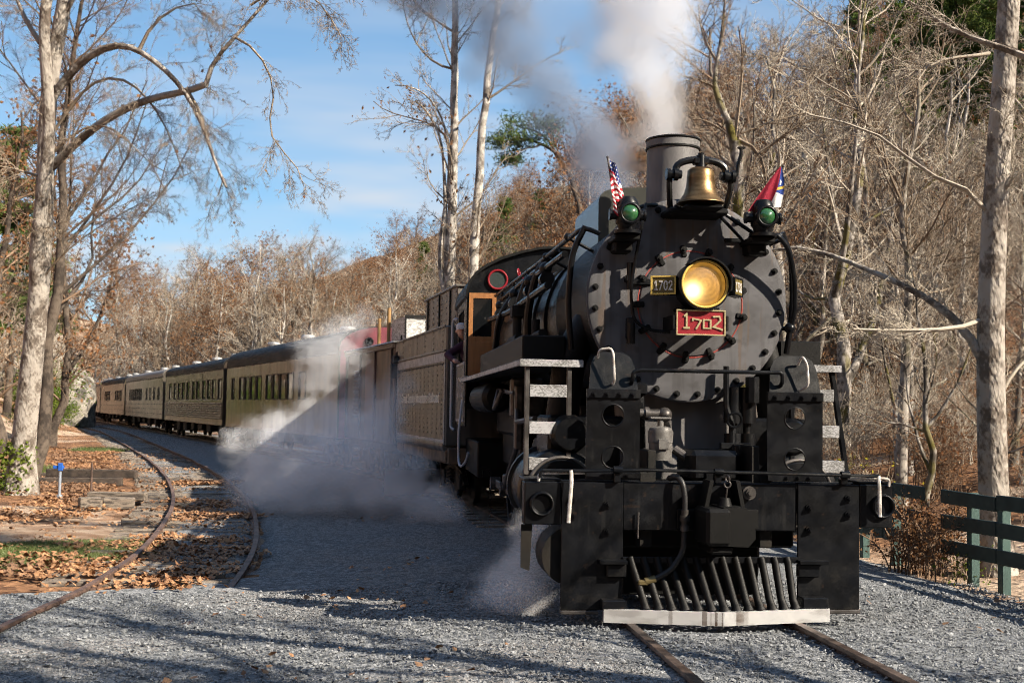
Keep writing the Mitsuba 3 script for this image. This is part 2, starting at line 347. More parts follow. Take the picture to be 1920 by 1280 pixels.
# terrain sheet: fine near the camera, coarse far away
def axis_points(lo, hi, centre, step0, growth):
    a = [centre]; st = step0
    while a[-1] < hi: a.append(a[-1] + st); st *= growth
    b = [centre]; st = step0
    while b[-1] > lo: b.append(b[-1] - st); st *= growth
    return np.array(sorted(set(b[1:] + a)))
gx = axis_points(-700, 900, -2.0, .5, 1.028); gy = axis_points(-500, 1100, 2.0, .55, 1.028)
GX, GY = np.meshgrid(gx, gy, indexing='ij')
GZ = land(GX, GY) - .03
i, j = np.meshgrid(np.arange(len(gx) - 1), np.arange(len(gy) - 1), indexing='ij'); n_ = len(gy)
q = np.stack([i * n_ + j, (i + 1) * n_ + j, (i + 1) * n_ + j + 1, i * n_ + j + 1], -1).reshape(-1, 4)
structure('ground', (np.stack([GX, GY, GZ], -1).reshape(-1, 3), q), 'leaf_litter', True)

# gravel yard: a sheet a few centimetres above, with ragged edges
def sheet(poly, step, lift, bump=0.0, seed=1):
    x0, y0, x1, y1 = poly.bounds
    xs, ys = np.arange(x0, x1 + step, step), np.arange(y0, y1 + step, step)
    P, Q = np.meshgrid(xs, ys, indexing='ij')
    i, j = np.meshgrid(np.arange(len(xs) - 1), np.arange(len(ys) - 1), indexing='ij'); n = len(ys)
    q = np.stack([i * n + j, (i + 1) * n + j, (i + 1) * n + j + 1, i * n + j + 1], -1).reshape(-1, 4)
    c = np.stack([P, Q], -1).reshape(-1, 2)[q].mean(1)
    q = q[shapely.contains_xy(poly, c[:, 0], c[:, 1])]
    used, inv = np.unique(q, return_inverse=True); q = inv.reshape(q.shape)
    X, Y = P.reshape(-1)[used], Q.reshape(-1)[used]
    Z = land(X, Y) + lift + bump * (meshkit.fbm(np.stack([X * 3, Y * 3, 0 * X], -1), 3, seed) - .5)
    b = shapely.boundary(poly); d = shapely.distance(shapely.points(X, Y), b)
    Z = Z - np.where(d < step * 1.5, lift + .05, 0) * np.clip(1 - d / (step * 1.5), 0, 1)
    return np.stack([X, Y, Z], -1), q
def ragged(pts, amp, seed):
    p = np.asarray(shapely.segmentize(shapely.LineString(pts), .25).coords)
    n = meshkit.fbm(np.stack([p[:, 0], p[:, 1], 0 * p[:, 0]], -1) * .9, 3, seed) - .5
    p[:, 0] += n * amp; return p
YS = np.arange(-12, 100, 1.0)
left_edge = [(siding_x(y) + .80, y) for y in YS if y > 3.0]
yard = Polygon(np.vstack([ragged([(-11, -12), (-9.5, 1.8), (-6.6, 3.4), (-5.2, 3.9), (siding_x(4.5) + .78, 4.6)], .7, 3),
                          np.array(left_edge[2:]), np.array([(main_x(y) + 2.6, y) for y in YS[::-1] if y > 14]), ragged([(3.6, 13), (3.75, 8), (3.9, 3), (4.1, 0), (5.2, -12)], .5, 6)])).buffer(0)
structure('gravel_yard', sheet(yard, .16, .02, .035), 'gravel', True)
bed = Polygon(np.vstack([ragged([(siding_x(y) - 1.6, y) for y in YS if y > 21], .5, 8), ragged([(siding_x(y) + .7, y) for y in YS[::-1] if y > 21], .3, 9)])).buffer(0)
structure('siding_ballast', sheet(bed, .3, .016, .04), 'gravel', True)
fill = Polygon(np.vstack([ragged([(siding_x(y) - .66, y) for y in np.arange(4.6, 21.5, .5)], .25, 12), ragged([(siding_x(y) + .72, y) for y in np.arange(4.6, 21.5, .5)[::-1]], .1, 13)])).buffer(0)
structure('siding_ballast', sheet(fill, .12, .022, .06, 4), 'gravel', True)
bare_patch = Polygon([(-12, 5.5), (-8.4, 6.6), (-7.2, 9.0), (-7.6, 10.6), (-9.5, 10.4), (-13, 9.2)]).buffer(.4)
structure('dirt_path', sheet(bare_patch, .25, .012, .03), pbr('path_dirt', tone((.24, .19, .145), .4, 2.6, 5, (.12, .07, .042)), .9, spec=.2), True)

# ------------------------------------------------------------------ tracks
RAIL = [(-.036, 0), (.036, 0), (.036, -.035), (.009, -.05), (.009, -.12), (.065, -.135), (.065, -.15), (-.065, -.15), (-.065, -.135), (-.009, -.12), (-.009, -.05), (-.036, -.035)]
def rail_mesh(fx, y0, y1, off, z, step=.5):
    ys = np.arange(y0, y1, step); cx = fx(ys); h = np.gradient(cx, ys); nrm = np.sqrt(1 + h * h)
    rx, ry = 1 / nrm, -h / nrm
    pr = np.array(RAIL); m = len(pr)
    zz = (z(cx, ys) if callable(z) else np.full(len(ys), z))
    v = np.stack([(cx + rx * off)[:, None] + rx[:, None] * pr[:, 0], (ys + ry * off)[:, None] + ry[:, None] * pr[:, 0], zz[:, None] + pr[None, :, 1]], -1).reshape(-1, 3)
    i, j = np.meshgrid(np.arange(len(ys) - 1), np.arange(m), indexing='ij')
    q = np.stack([i * m + j, (i + 1) * m + j, (i + 1) * m + (j + 1) % m, i * m + (j + 1) % m], -1).reshape(-1, 4)
    return v, q[:, ::-1]
mt = thing('main_track', 'straight railway track of two dark steel rails in grey gravel under the train', 'railway track')
for sgn in (-1, 1): put(mt + '__rail', rail_mesh(main_x, -14, 175, sgn * .755, .0), 'rail_head', 30)
for k in range(130):
    y = 9 + k * .6; x = float(main_x(y)); th = float(main_heading(y))
    if k == 0: sl = mikit.ply(bx(-1.28, 1.28, -.11, .11, -.16, 0, .015), 'sleeper_wood')
    put(mt + '__sleeper', {**sl, 'to_world': T().translate([x, y, float(land(x, y)) + .05]).rotate([0, 0, 1], math.degrees(th))}, None)
st = thing('siding_track', 'rusty curved siding track with weathered wooden sleepers and drifted leaves', 'railway track')
sid_z = lambda X, Y: np.minimum(land(X, Y) + .11, -.13)
for sgn in (-1, 1): put(st + '__rail', rail_mesh(siding_x, -10.5, 92, sgn * .755, lambda X, Y: sid_z(X, Y) - (.105 if sgn > 0 else .03) * sstep(6, 2.5, Y)), 'rail_rust', 30)
sl3 = [mikit.ply(bx(-1.45, .72, -.115, .115, -.16, 0, .02), 'sleeper_wood')]
yy = 3.9; k = 0
while yy < 74:
    x = float(siding_x(yy)); h = float(_sx(yy, 1)); r = random.Random(k)
    put(st + '__sleeper', {**sl3[0], 'to_world': T().translate([x - .05 + r.uniform(-.14, .06), yy, float(land(x - .8, yy)) + .018 + r.uniform(-.015, .03)]).rotate([0, 0, 1], -math.degrees(math.atan(h)) + r.uniform(-2.5, 2.5)).rotate([0, 1, 0], r.uniform(-.8, .8)).scale([r.uniform(.93, 1.04), r.uniform(.85, 1.1), 1])}, None)
    yy += .56 + r.uniform(-.05, .05); k += 1

# ------------------------------------------------------------------ steam locomotive (Y = 0 at the pilot beam, the boiler runs towards +Y)
L = thing('steam_locomotive', 'large black steam locomotive with grey smokebox front, lit headlight and brass bell', 'steam locomotive')
def lp(part, mesh, mat, smooth=35, **k): return put(f'{L}__{part}', mesh, mat, smooth, **k)
BZ = 2.945
Ydir = (0, 1, 0)
# boiler and smokebox
lp('boiler', MB().add(lathe([(.0, 8.9), (1.02, 8.9), (1.02, 6.5), (.95, 4.6), (.94, 3.02), (.0, 3.02)][::-1], (0, 0, BZ), Ydir, 48)), 'black_paint')
for y in (3.05, 4.0, 5.0, 6.0, 7.2): lp('boiler__band', lathe([(.95, y - .04), (.97 + .012 * (y - 3), y - .04), (.97 + .012 * (y - 3), y + .04), (.95, y + .04)], (0, 0, BZ), Ydir, 48), 'black_paint')
sbx = lp('smokebox', lathe([(.965, 3.04), (.975, 3.0), (.975, 1.02), (.985, 1.0), (.985, .86), (.965, .845)][::-1], (0, 0, BZ), Ydir, 64), 'black_dull')
sf = lp('smokebox_front', lathe([(0, .79), (.52, .79), (.93, .805), (.985, .815), (1.0, .83), (1.0, .86), (.9, .865)][::-1], (0, 0, BZ + .0), Ydir, 72)[0:2], 'graphite_paint')
def bolt(c, axis, R, h, n=6, washer=1.5):
    c = np.asarray(c, float); a = np.asarray(axis, float)
    m = MB().add(cyl(c, c + a * h * .3, R * washer, n=12)).add(cyl(c + a * h * .25, c + a * h * .75, R, n=n)).add(cyl(c + a * h * .7, c + a * h, R * .55, n=8))
    return m
Fm = np.array([0, -1.0, 0])
for k in range(28):
    an = 2 * PI * (k + .5) / 28
    lp('smokebox_front__bolt', bolt((.925 * math.cos(an), .806, BZ + .925 * math.sin(an)), Fm, .021, .045), 'black_dull', 30)
DX, DZ = .02, 2.90
dr_ = lp('smokebox_door', lathe([(0, .735), (.2, .738), (.40, .750), (.50, .775), (.515, .80)][::-1], (DX, 0, DZ), Ydir, 56), 'graphite_paint')
lp('smokebox_door__seam', ring((DX, .793, DZ), .522, .007, Ydir, 64, 6), 'red_line', True)
for k in range(13):
    an = 2 * PI * (k + .35) / 13 + .1
    c, s = math.cos(an), math.sin(an); R0 = .535
    m = MB(); ctr = np.array([DX + R0 * c, .80, DZ + R0 * s])
    rad = np.array([c, 0, s]); tan = np.array([-s, 0, c])
    v, f = MB().add(bx(-.075, .045, -.028, .028, 0, .05, .012)).arrays()
    m.add((ctr + v[:, :1] * rad + v[:, 1:2] * tan + v[:, 2:3] * Fm, f))
    m.add(cyl(ctr + .04 * Fm, ctr + .07 * Fm, .034, n=6)).add(cyl(ctr + .06 * Fm, ctr + .10 * Fm, .016, n=8))
    lp('smokebox_door__clamp', m, 'black_dull', 30)
# hinge bracket and gauge fittings at the left of the door
lp('door_hinge', MB().add(bx(-.62, -.30, .74, .78, 3.07, 3.13, .01)).add(cyl((-.60, .70, 3.02), (-.60, .70, 3.28), .032)).add(bx(-.64, -.56, .68, .80, 3.10, 3.16)), 'black_paint', 30)
lp('door_hinge', MB().add(bx(-.62, -.55, .70, .8, 2.55, 2.75)).add(cyl((-.58, .72, 2.5), (-.58, .72, 2.7), .04)), 'black_paint', 30)
# chimney
stk = lp('chimney', MB().add(lathe([(.42, 3.72), (.34, 3.86), (.275, 4.0), (.268, 4.56), (.278, 4.57), (.278, 4.665), (.262, 4.672), (.235, 4.665), (.235, 3.9)], (0, 1.45, 0), (0, 0, 1), 48)), 'stack_iron')
lp('chimney__rim', ring((0, 1.45, 4.655), .272, .016, (0, 0, 1), 48, 8), 'black_dull', True)
lp('chimney__band', lathe([(.27, 4.555), (.284, 4.558), (.284, 4.575), (.27, 4.578)], (0, 1.45, 0), (0, 0, 1), 48), 'black_dull')
# hood over the domes
def rounded(w, z0, z1, r, n=8):
    pts = [(-w, z0), (-w, z1 - r)] + [(-w + r - r * math.cos(t), z1 - r + r * math.sin(t)) for t in np.linspace(0, PI / 2, n)]
    top = [(x, z1 + .035 * (1 - (x / w) ** 2)) for x in np.linspace(-w + r, w - r, 9)[1:-1]]
    return pts + top + [(-x, z) for x, z in pts[::-1]]
lp('dome_hood', prism(Polygon(rounded(.64, 3.5, 4.27, .15)), 'y', 2.2, 3.75), 'hood_grey', 28)
lp('steam_dome', lathe([(.36, 3.6), (.36, 4.2), (.30, 4.36), (.15, 4.43), (0, 4.44)], (0, 5.3, 0), (0, 0, 1), 32), 'black_paint')
# bell with its yoke and stand
BY = .42
bl = lp('bell', lathe([(.03, 4.17), (.10, 4.165), (.125, 4.14), (.130, 4.08), (.138, 3.99), (.160, 3.92), (.195, 3.865), (.222, 3.842), (.226, 3.828), (.214, 3.826), (.15, 3.90), (.1, 4.1), (0, 4.12)], (0.015, BY, 0), (0, 0, 1), 48), 'bell_bronze', 50)
yk = MB()
arc = [(.015 + .245 * math.cos(t), BY, 4.125 + .125 * math.sin(t) ** .7) for t in np.linspace(0.02, PI - .02, 17)]
yk.add(tube(arc, .034, 10)).add(cyl((.015, BY, 4.17), (.015, BY, 4.29), .055, .045)).add(cyl((.015, BY, 4.27), (.015, BY, 4.315), .028, n=6)).add(bx(-.06, .09, BY - .045, BY + .045, 4.20, 4.265, .012))
for s in (-1, 1):
    yk.add(cyl((.015 + s * .19, BY, 4.10), (.015 + s * .335, BY, 4.10), .042)).add(cyl((.015 + s * .225, BY, 4.10), (.015 + s * .265, BY, 4.10), .062)).add(cyl((.015 + s * .30, BY, 4.10), (.015 + s * .335, BY, 4.10), .058))
lp('bell_yoke', yk, 'black_paint')
sd = MB()
for s in (-1, 1): sd.add(tube([(.015 + s * .30, BY + .01, 4.08), (.015 + s * .30, BY + .02, 3.98), (.015 + s * .27, BY + .10, 3.80), (.015 + s * .23, BY + .2, 3.74), (s * .20, .95, 3.80)], .028, 8, bend=.08))
sd.add(bx(-.28, .30, BY + .03, 1.0, 3.735, 3.80, .02)).add(bx(-.17, .2, BY - .15, BY + .2, 3.76, 3.80, .02))
lp('bell_stand', sd, 'black_dull')
lp('bell_crank', MB().add(tube([(.335, BY, 4.10), (.37, BY, 4.12), (.375, BY, 4.2), (.41, BY, 4.32), (.41, BY, 4.38)], .018, 8, bend=.04)).add(bx(.375, .445, BY - .02, BY + .02, 4.37, 4.39)), 'black_paint')
# headlight
hl = MB().add(lathe([(.0, .66), (.17, .66), (.222, .60), (.232, .56), (.232, .335), (.245, .33), (.245, .30), (.225, .295), (.215, .32), (.21, .40)][::-1], (.03, 0, 3.05), Ydir, 40))
vis = [(.03 + .252 * math.cos(t), 3.05 + .252 * math.sin(t)) for t in np.linspace(-.25, 2.3, 24)]
vin = [(.03 + .238 * math.cos(t), 3.05 + .238 * math.sin(t)) for t in np.linspace(2.3, -.25, 24)]
lp('headlight', hl, 'black_paint')
lp('headlight__visor', prism(Polygon(vis + vin), 'y', .235, .40), 'black_paint')
scene['lamp_glass'] = {'type': 'twosided', 'bsdf': {'type': 'principled', 'base_color': proc(lambda p, n, uv: mix((.10, .045, .006), (.22, .12, .03), fbm(p.x * 14, p.z * 14, 2, 3))), 'roughness': .12, 'specular': .8, 'clearcoat': 1.0}}
def lamp_glow(p, n, uv):
    d = dr.sqrt(dr.square(p.x + .085) + dr.square(p.z - 2.985)); r = dr.sqrt(dr.square(p.x - .03) + dr.square(p.z - 3.05))
    g = fbm(p.x * 16, p.z * 16, 5, 3)
    rim = smoothstep(.17, .205, r)
    g = g * (.8 + .35 * dr.sin(r * 150)) + .25 * smoothstep(.055, .045, r)
    k = dr.exp(-dr.square(d / .062)) * 3.2 + dr.exp(-dr.square(d / .125)) * .42
    return mi.Color3f(.11, .052, .0075) * (.25 + .9 * g + .5 * rim) + mi.Color3f(.55, .36, .13) * k
lens = lathe([(0, .287), (.08, .292), (.15, .305), (.205, .325), (.208, .34)], (.03, 0, 3.05), Ydir, 40)
lp('headlight__lens', lens, 'lamp_glass', True, uv=lens[0][:, [0, 2]], emitter={'type': 'area', 'radiance': proc(lamp_glow)})
lp('headlight__rim', ring((.03, .30, 3.05), .218, .012, Ydir, 48, 8), 'brass_yellow', True)
lp('headlight_bracket', MB().add(bx(-.16, .22, .46, .82, 2.815, 2.845)).add(bx(-.05, .11, .47, .8, 2.70, 2.82)), 'black_paint')
# angled number boards either side of the headlight
for s, x0 in ((-1, -.33), (1, .40)):
    c = np.array([x0, .455, 3.045]); right = np.array([math.cos(s * .62), s * math.sin(.62) * 1.0, 0.0]); right /= np.linalg.norm(right)
    if s < 0: right = np.array([math.cos(.45), -math.sin(.45), 0])
    else: right = np.array([math.cos(.95), math.sin(.95), 0])
    up = np.array([0, 0, 1.0]); out = np.cross(right, up)
    wbd = .245
    M = mat4(right, up, out, c)
    nb = lp('number_board', xf(MB().add(bx(-wbd / 2, wbd / 2, -.09, .09, -.09, 0)).arrays(), M), 'black_paint', False)
    lp(nb[len(L) + 2:] + '__face', xf(MB().add(bx(-wbd / 2 + .018, wbd / 2 - .018, -.072, .072, -.002, .003, .001)).arrays(), M), pbr('board_face', (.10, .075, .02), .4) if s < 0 else 'board_face', False)
    lp(nb[len(L) + 2:] + '__number', xf(lettering('1702', .088, .175, .004), M @ mat4([1, 0, 0], [0, 1, 0], [0, 0, 1], [0, -.002, .003])), 'white_paint', False)
    lp(nb[len(L) + 2:] + '__bezel', MB().add(xf(MB().add(bx(-wbd / 2, wbd / 2, .074, .09, 0, .010, .002)).add(bx(-wbd / 2, wbd / 2, -.09, -.074, 0, .010, .002)).add(bx(-wbd / 2, -wbd / 2 + .016, -.073, .073, 0, .010, .002)).add(bx(wbd / 2 - .016, wbd / 2, -.073, .073, 0, .010, .002)).arrays(), M)), 'brass_yellow' if s < 0 else 'black_paint', False)
# red number plate
PY = .36
lp('number_plate', MB().add(bx(-.22, .24, PY, PY + .02, 2.575, 2.805, .004)), 'red_enamel', False, label='red number plate with raised gilt figures 1702')
fr = MB()
for a in ((-.228, .248, 2.797, 2.812), (-.228, .248, 2.568, 2.583)): fr.add(bx(a[0], a[1], PY - .012, PY + .01, a[2], a[3], .003))
for a in ((-.228, -.213), (.233, .248)): fr.add(bx(a[0], a[1], PY - .012, PY + .01, 2.5835, 2.7965, .003))
lp('number_plate__frame', fr, 'gold_metal', False)
def figure(strokes, w=.016):
    g = shapely.union_all([shapely.LineString(s).buffer(w / 2, cap_style='flat', join_style='mitre') for s in strokes]); return g
FIG = {'1': [[(.012, .105), (.035, .125), (.035, 0)], [(.005, .008), (.065, .008)]],
       '7': [[(0, .118), (.075, .100), (.030, 0)], [(0, .125), (0, .09)]],
       '0': [[(.008, .012), (.072, .012), (.072, .112), (.008, .112), (.008, .012)]],
       '2': [[(.0, .118), (.060, .122), (.072, .085), (.008, .022), (.085, .0), (.085, -.012)]]}
xx = -.165
nm = MB()
for ch, hgt in (('1', 1.12), ('7', .82), ('0', .78), ('2', 1.0)):
    g = shapely.affinity.translate(shapely.affinity.scale(figure(FIG[ch]), 1.05, hgt, origin=(0, 0)), xx, 2.630); nm.add(prism(g, 'y', PY - .012, PY + .001)); xx += .096
lp('number_plate__figures', nm, 'gold_metal', False)
lp('plate_bracket', MB().add(bx(-.26, -.235, PY, .8, 2.62, 2.76)).add(bx(.255, .28, PY, .8, 2.62, 2.76)).add(bx(-.26, .28, PY + .02, PY + .035, 2.66, 2.72)), 'black_dull', False)
# marker lamps
for s, cx, cz in ((-1, -.685, 3.70), (1, .635, 3.715)):
    MY = .45
    m = MB().add(lathe([(0, .17), (.075, .17), (.105, .12), (.115, .06), (.115, -.07), (.105, -.085), (0, -.085)][::-1], (cx, MY, cz), (0, 0, 1), 20)).add(lathe([(.098, -.145), (.105, -.14), (.105, -.09), (.08, -.09)][::-1], (cx, MY, cz), Ydir, 24))
    for a in (-1, 1): m.add(cyl((cx + a * .10, MY, cz), (cx + a * .155, MY, cz), .045)).add(cyl((cx + a * .155, MY, cz), (cx + a * .175, MY, cz), .055))
    m.add(cyl((cx, MY, cz - .155), (cx, MY, cz - .085), .075, .10)).add(cyl((cx, MY, cz - .18), (cx, MY, cz - .15), .13, n=20))
    ml = lp('marker_lamp', m, 'black_paint')
    lp(ml[len(L) + 2:] + '__lens', lathe([(0, -.172), (.04, -.165), (.07, -.148), (.08, -.13)][::-1], (cx, MY, cz), Ydir, 24), 'lens_green', True)
    lp(ml[len(L) + 2:] + '__bezel', ring((cx, MY - .14, cz), .088, .012, Ydir, 28, 8), 'black_paint', True)
    lp(ml[len(L) + 2:] + '__bracket', MB().add(bx(cx - .12, cx + .12, MY - .02, .9, cz - .235, cz - .18, .01)).add(bx(cx - .09, cx + .09, .6, .95, cz - .33, cz - .22, .02)), 'black_dull', 30)
# pipes on the front
lp('conduit', MB().add(tube([(-.45, .70, 3.86), (-.50, .60, 3.7), (-.56, .66, 3.30), (-.60, .68, 3.0), (-.56, .7, 2.72), (-.40, .72, 2.63), (-.20, .70, 2.62)], .016, 8, bend=.2)).add(tube([(-.2, .9, 3.88), (-.45, .74, 3.86), (-.70, .9, 3.72)], .02, 8, bend=.1)), 'black_paint')
lp('right_hand_rail_pipe', MB().add(tube([(.72, .55, 3.55), (.80, .50, 3.57), (.93, .55, 3.45), (1.03, .66, 3.15), (1.06, .74, 2.85), (1.04, .8, 2.70)], .026, 10, bend=.15)).add(ball((1.03, .80, 2.69), .055)).add(tube([(1.03, .8, 2.69), (.9, .95, 2.69)], .022)), 'black_paint')
lp('smokebox_brace', MB().add(tube([(.25, .55, 3.73), (.50, .70, 3.55), (.60, .78, 3.45)], .016, 8)).add(bx(.36, .52, .76, .80, 3.52, 3.56)).add(tube([(.32, .60, 3.76), (.62, .62, 3.58)], .02)), 'black_paint')
# handrails and pipes along the boiler flank (left side, seen from the front)
hr = MB().add(tube([(-.86, .9, 3.58), (-1.0, .93, 3.64), (-1.06, 1.05, 3.62), (-1.07, 4.0, 3.64), (-1.10, 8.9, 3.70)], .024, 10, bend=.08)).add(tube([(-1.0, .95, 3.66), (-1.12, 1.0, 3.4), (-1.15, 1.05, 2.9), (-1.10, 1.1, 2.45)], .030, 10, bend=.3))
for y in (1.6, 3.2, 4.8, 6.4, 8): hr.add(cyl((-.80, y, 3.50), (-1.08, y, 3.64), .018)).add(ball((-1.07, y, 3.64), .04))
lp('handrail', hr, 'black_paint')
lp('handrail', hr.mirrored(), 'black_paint')
pp = MB()
pp.add(tube([(-1.13, 1.4, 3.44), (-1.13, 3.5, 3.46), (-1.05, 4.2, 3.58), (-1.05, 8.8, 3.6)], .035, 8, bend=.2)).add(tube([(-1.18, 2.2, 3.2), (-1.16, 6.2, 3.22), (-1.2, 8.8, 3.3)], .045, 8)).add(tube([(-.9, 3.4, 3.75), (-1.12, 3.6, 3.52), (-1.22, 3.7, 3.0), (-1.2, 3.7, 2.4)], .05, 10, bend=.2))
pp.add(tube([(-.7, 4.9, 3.9), (-1.05, 4.9, 3.66), (-1.2, 5.0, 3.2), (-1.2, 5.2, 2.4)], .04, 8, bend=.2)).add(tube([(-1.0, 6.8, 3.6), (-1.25, 6.9, 3.2), (-1.3, 7.0, 2.6)], .035, 8, bend=.2))
for y in (2.5, 3.9, 5.6, 7.5): pp.add(cyl((-1.15, y, 3.3), (-1.15, y + .16, 3.3), .085)).add(ball((-1.13, y + .3, 3.45), .075))
lp('boiler_pipes', pp, 'black_paint')
lp('injector', MB().add(cyl((-1.2, 4.6, 2.75), (-1.2, 5.5, 2.75), .07)).add(cyl((-1.2, 4.9, 2.6), (-1.2, 4.9, 3.1), .06)).add(bx(-1.28, -1.1, 4.8, 5.05, 3.05, 3.2)), 'frame_grime')
lp('check_valve', MB().add(cyl((-1.18, 2.6, 2.7), (-1.18, 3.3, 2.7), .05)).add(cyl((-1.18, 3.2, 2.55), (-1.18, 3.2, 2.9), .05)), 'frame_grime')
vw = MB().add(ring((-.92, 7.2, 3.90), .055, .012, (1, -.45, .2), 20, 6)).add(cyl((-.92, 7.2, 3.90), (-.72, 7.5, 3.72), .012))
lp('valve_wheel', vw, 'red_enamel', True)
# running boards with white edges
for s in (-1, 1):
    lp('running_board', MB().add(bx(s * 1.0, s * 1.60, .98, 9.38, 2.285, 2.325, .004)), 'black_dull', False)
    e = MB().add(bx(s * 1.604, s * 1.625, 1.0, 9.3, 2.28, 2.335, .003)).add(bx(s * 1.0, s * 1.625, .955, .977, 2.27, 2.34, .003))
    lp('running_board_edge', e, 'tread_plate', False)
    lp('tool_box', MB().add(bx(s * 1.12, s * 1.56, 1.35, 6.2, 2.327, 2.60, .012)), 'black_dull', False)
    lp('air_reservoir', lathe([(0, 6.3), (.15, 6.32), (.22, 6.4), (.22, 8.6), (.15, 8.68), (0, 8.7)][::-1], (s * 1.3, 0, 2.02), Ydir, 24), 'black_dull')
# ladders up to the running boards
for s in (-1, 1):
    xi, xo = s * 1.13, s * 1.545
    sp = s * .16 if s > 0 else 0
    ld = MB()
    for xb, xt in ((xi, xi), (xo + sp, xo)):
        ld.add(xf(MB().add(bx(-.022, .022, -.03, .03, 0, 1.06, .004)).arrays(), mat4([1, 0, 0], [0, 1, 0], [(xt - xb) / 1.06, 0, 1], [xb, 1.02, 1.22])))
    key = lp('ladder', ld, 'steel_worn' if s < 0 else 'black_paint', False)
    for z in (2.035, 1.675, 1.325):
        xo2 = xo + sp * (2.28 - z) / 1.06
        lp(key[len(L) + 2:] + '__step', MB().add(bx(xi + s * .024, xo2 - s * .024, .985, 1.0, z - .06, z + .06, .003)).add(bx(xi + s * .024, xo2 - s * .024, 1.002, 1.17, z + .035, z + .06, .003)), 'tread_plate', False)
# steam cylinders and running gear
for s in (-1, 1):
    c = MB().add(lathe([(0, .96), (.30, .965), (.34, 1.0), (.40, 1.01), (.42, 1.06), (.42, 1.12), (.385, 1.13), (.385, 1.95), (.42, 1.96), (.42, 2.04), (0, 2.05)][::-1], (s * 1.20, 0, 1.06), Ydir, 36)).add(lathe([(0, .93), (.15, .94), (.19, 1.0), (.19, 2.0), (0, 2.06)][::-1], (s * 1.12, 0, 1.62), Ydir, 24))
    c.add(bx(s * .55, s * 1.32, 1.1, 1.95, .75, 1.8, .03))
    lp('steam_cylinder', c, 'black_paint')
    lp('cylinder_head_ring', ring((s * 1.20, .985, 1.06), .33, .02, Ydir, 36, 6), 'steel_worn', True)
    lp('steam_pipe', tube([(s * .85, 1.5, 2.75), (s * 1.05, 1.5, 2.4), (s * 1.12, 1.5, 1.75)], .17, 16, bend=.2), 'black_dull')
    g = MB()
    g.add(bx(s * 1.14, s * 1.22, 2.05, 3.4, 1.20, 1.27)).add(bx(s * 1.14, s * 1.22, 2.05, 3.4, .86, .93)).add(cyl((s * 1.18, 2.0, 1.06), (s * 1.18, 3.2, 1.06), .035)).add(bx(s * 1.08, s * 1.28, 3.0, 3.3, .93, 1.20, .02))
    lp('crosshead', g, 'steel_worn', 30)
    rod = MB().add(xf(MB().add(bx(-.03, .03, 0, 3.0, -.06, .06, .01)).arrays(), mat4([1, 0, 0], [0, .995, -.06], [0, 0, 1], [s * 1.2, 3.15, 1.06]))).add(bx(s * 1.06, s * 1.11, 4.0, 8.6, .62, .74, .01))
    for y in (4.05, 5.5, 6.95, 8.4): rod.add(cyl((s * 1.02, y, .68), (s * 1.18, y, .68), .10))
    lp('driving_rods', rod, 'steel_worn', 30)
    vg = MB().add(tube([(s * 1.25, 2.6, 1.75), (s * 1.28, 4.0, 1.7), (s * 1.25, 4.3, 2.05)], .035, 8)).add(bx(s * 1.2, s * 1.3, 4.1, 4.25, 1.35, 2.15, .02)).add(tube([(s * 1.3, 4.2, 2.05), (s * 1.28, 8.8, 2.2)], .03)).add(tube([(s * 1.26, 4.2, 1.4), (s * 1.26, 5.6, .8)], .035)).add(tube([(s * 1.35, 5.2, 2.1), (s * 1.42, 5.3, 1.9), (s * 1.42, 5.6, 1.85), (s * 1.35, 5.7, 2.1)], .03, 8, bend=.05)).add(bx(s * .9, s * 1.32, 4.4, 4.6, 1.75, 2.25, .03))
    lp('valve_gear', vg, 'steel_worn', 30)
    for k, y in enumerate((4.05, 5.5, 6.95, 8.4)):
        R = .72
        w = lathe([(R - .12, -.07), (R, -.07), (R, .05), (R + .03, .07), (R - .12, .07), (R - .12, -.07)], (s * .78, y, R), (s, 0, 0), 40)
        wk = lp('driving_wheel', w, 'black_paint')
        sp_ = MB().add(cyl((s * .70, y, R), (s * .92, y, R), .15, n=20))
        for t in np.arange(12) * PI / 6: sp_.add(tube([(s * .78, y + .12 * math.cos(t), R + .12 * math.sin(t)), (s * .78, y + (R - .10) * math.cos(t), R + (R - .10) * math.sin(t))], [.045, .032], 6, cap=False))
        sp_.add(prism(Polygon([(y + (R - .13) * math.cos(t), R + (R - .13) * math.sin(t)) for t in np.linspace(PI * .2, PI * .8, 12)]), 'x', s * .78 - .05, s * .78 + .05))
        lp(wk[len(L) + 2:] + '__spokes', sp_, 'black_paint')
    w = lathe([(0, -.06), (.42, -.06), (.42, .05), (.45, .07), (.33, .07), (.30, .03), (.12, .05), (0, .05)], (s * .76, 1.55, .42), (s, 0, 0), 32)
    lp('pilot_wheel', w, 'steel_worn')
fr = MB()
for s in (-1, 1): fr.add(bx(s * .50, s * .62, .1, 11.3, .62, 1.30, .01))
fr.add(bx(-.6, .6, 3.4, 11.3, 1.0, 1.9)).add(bx(-.62, .62, 8.9, 9.3, .5, 2.0))
for y in (2.9, 4.8, 6.2, 7.7, 9.2): fr.add(bx(-.6, .6, y, y + .12, .55, 1.3))
lp('frame', fr, 'frame_grime', False)
lp('firebox', MB().add(bx(-1.0, 1.0, 6.4, 9.35, 1.45, 2.95, .05)).add(bx(-.9, .9, 6.8, 9.3, .95, 1.5, .05)), 'black_dull', False)
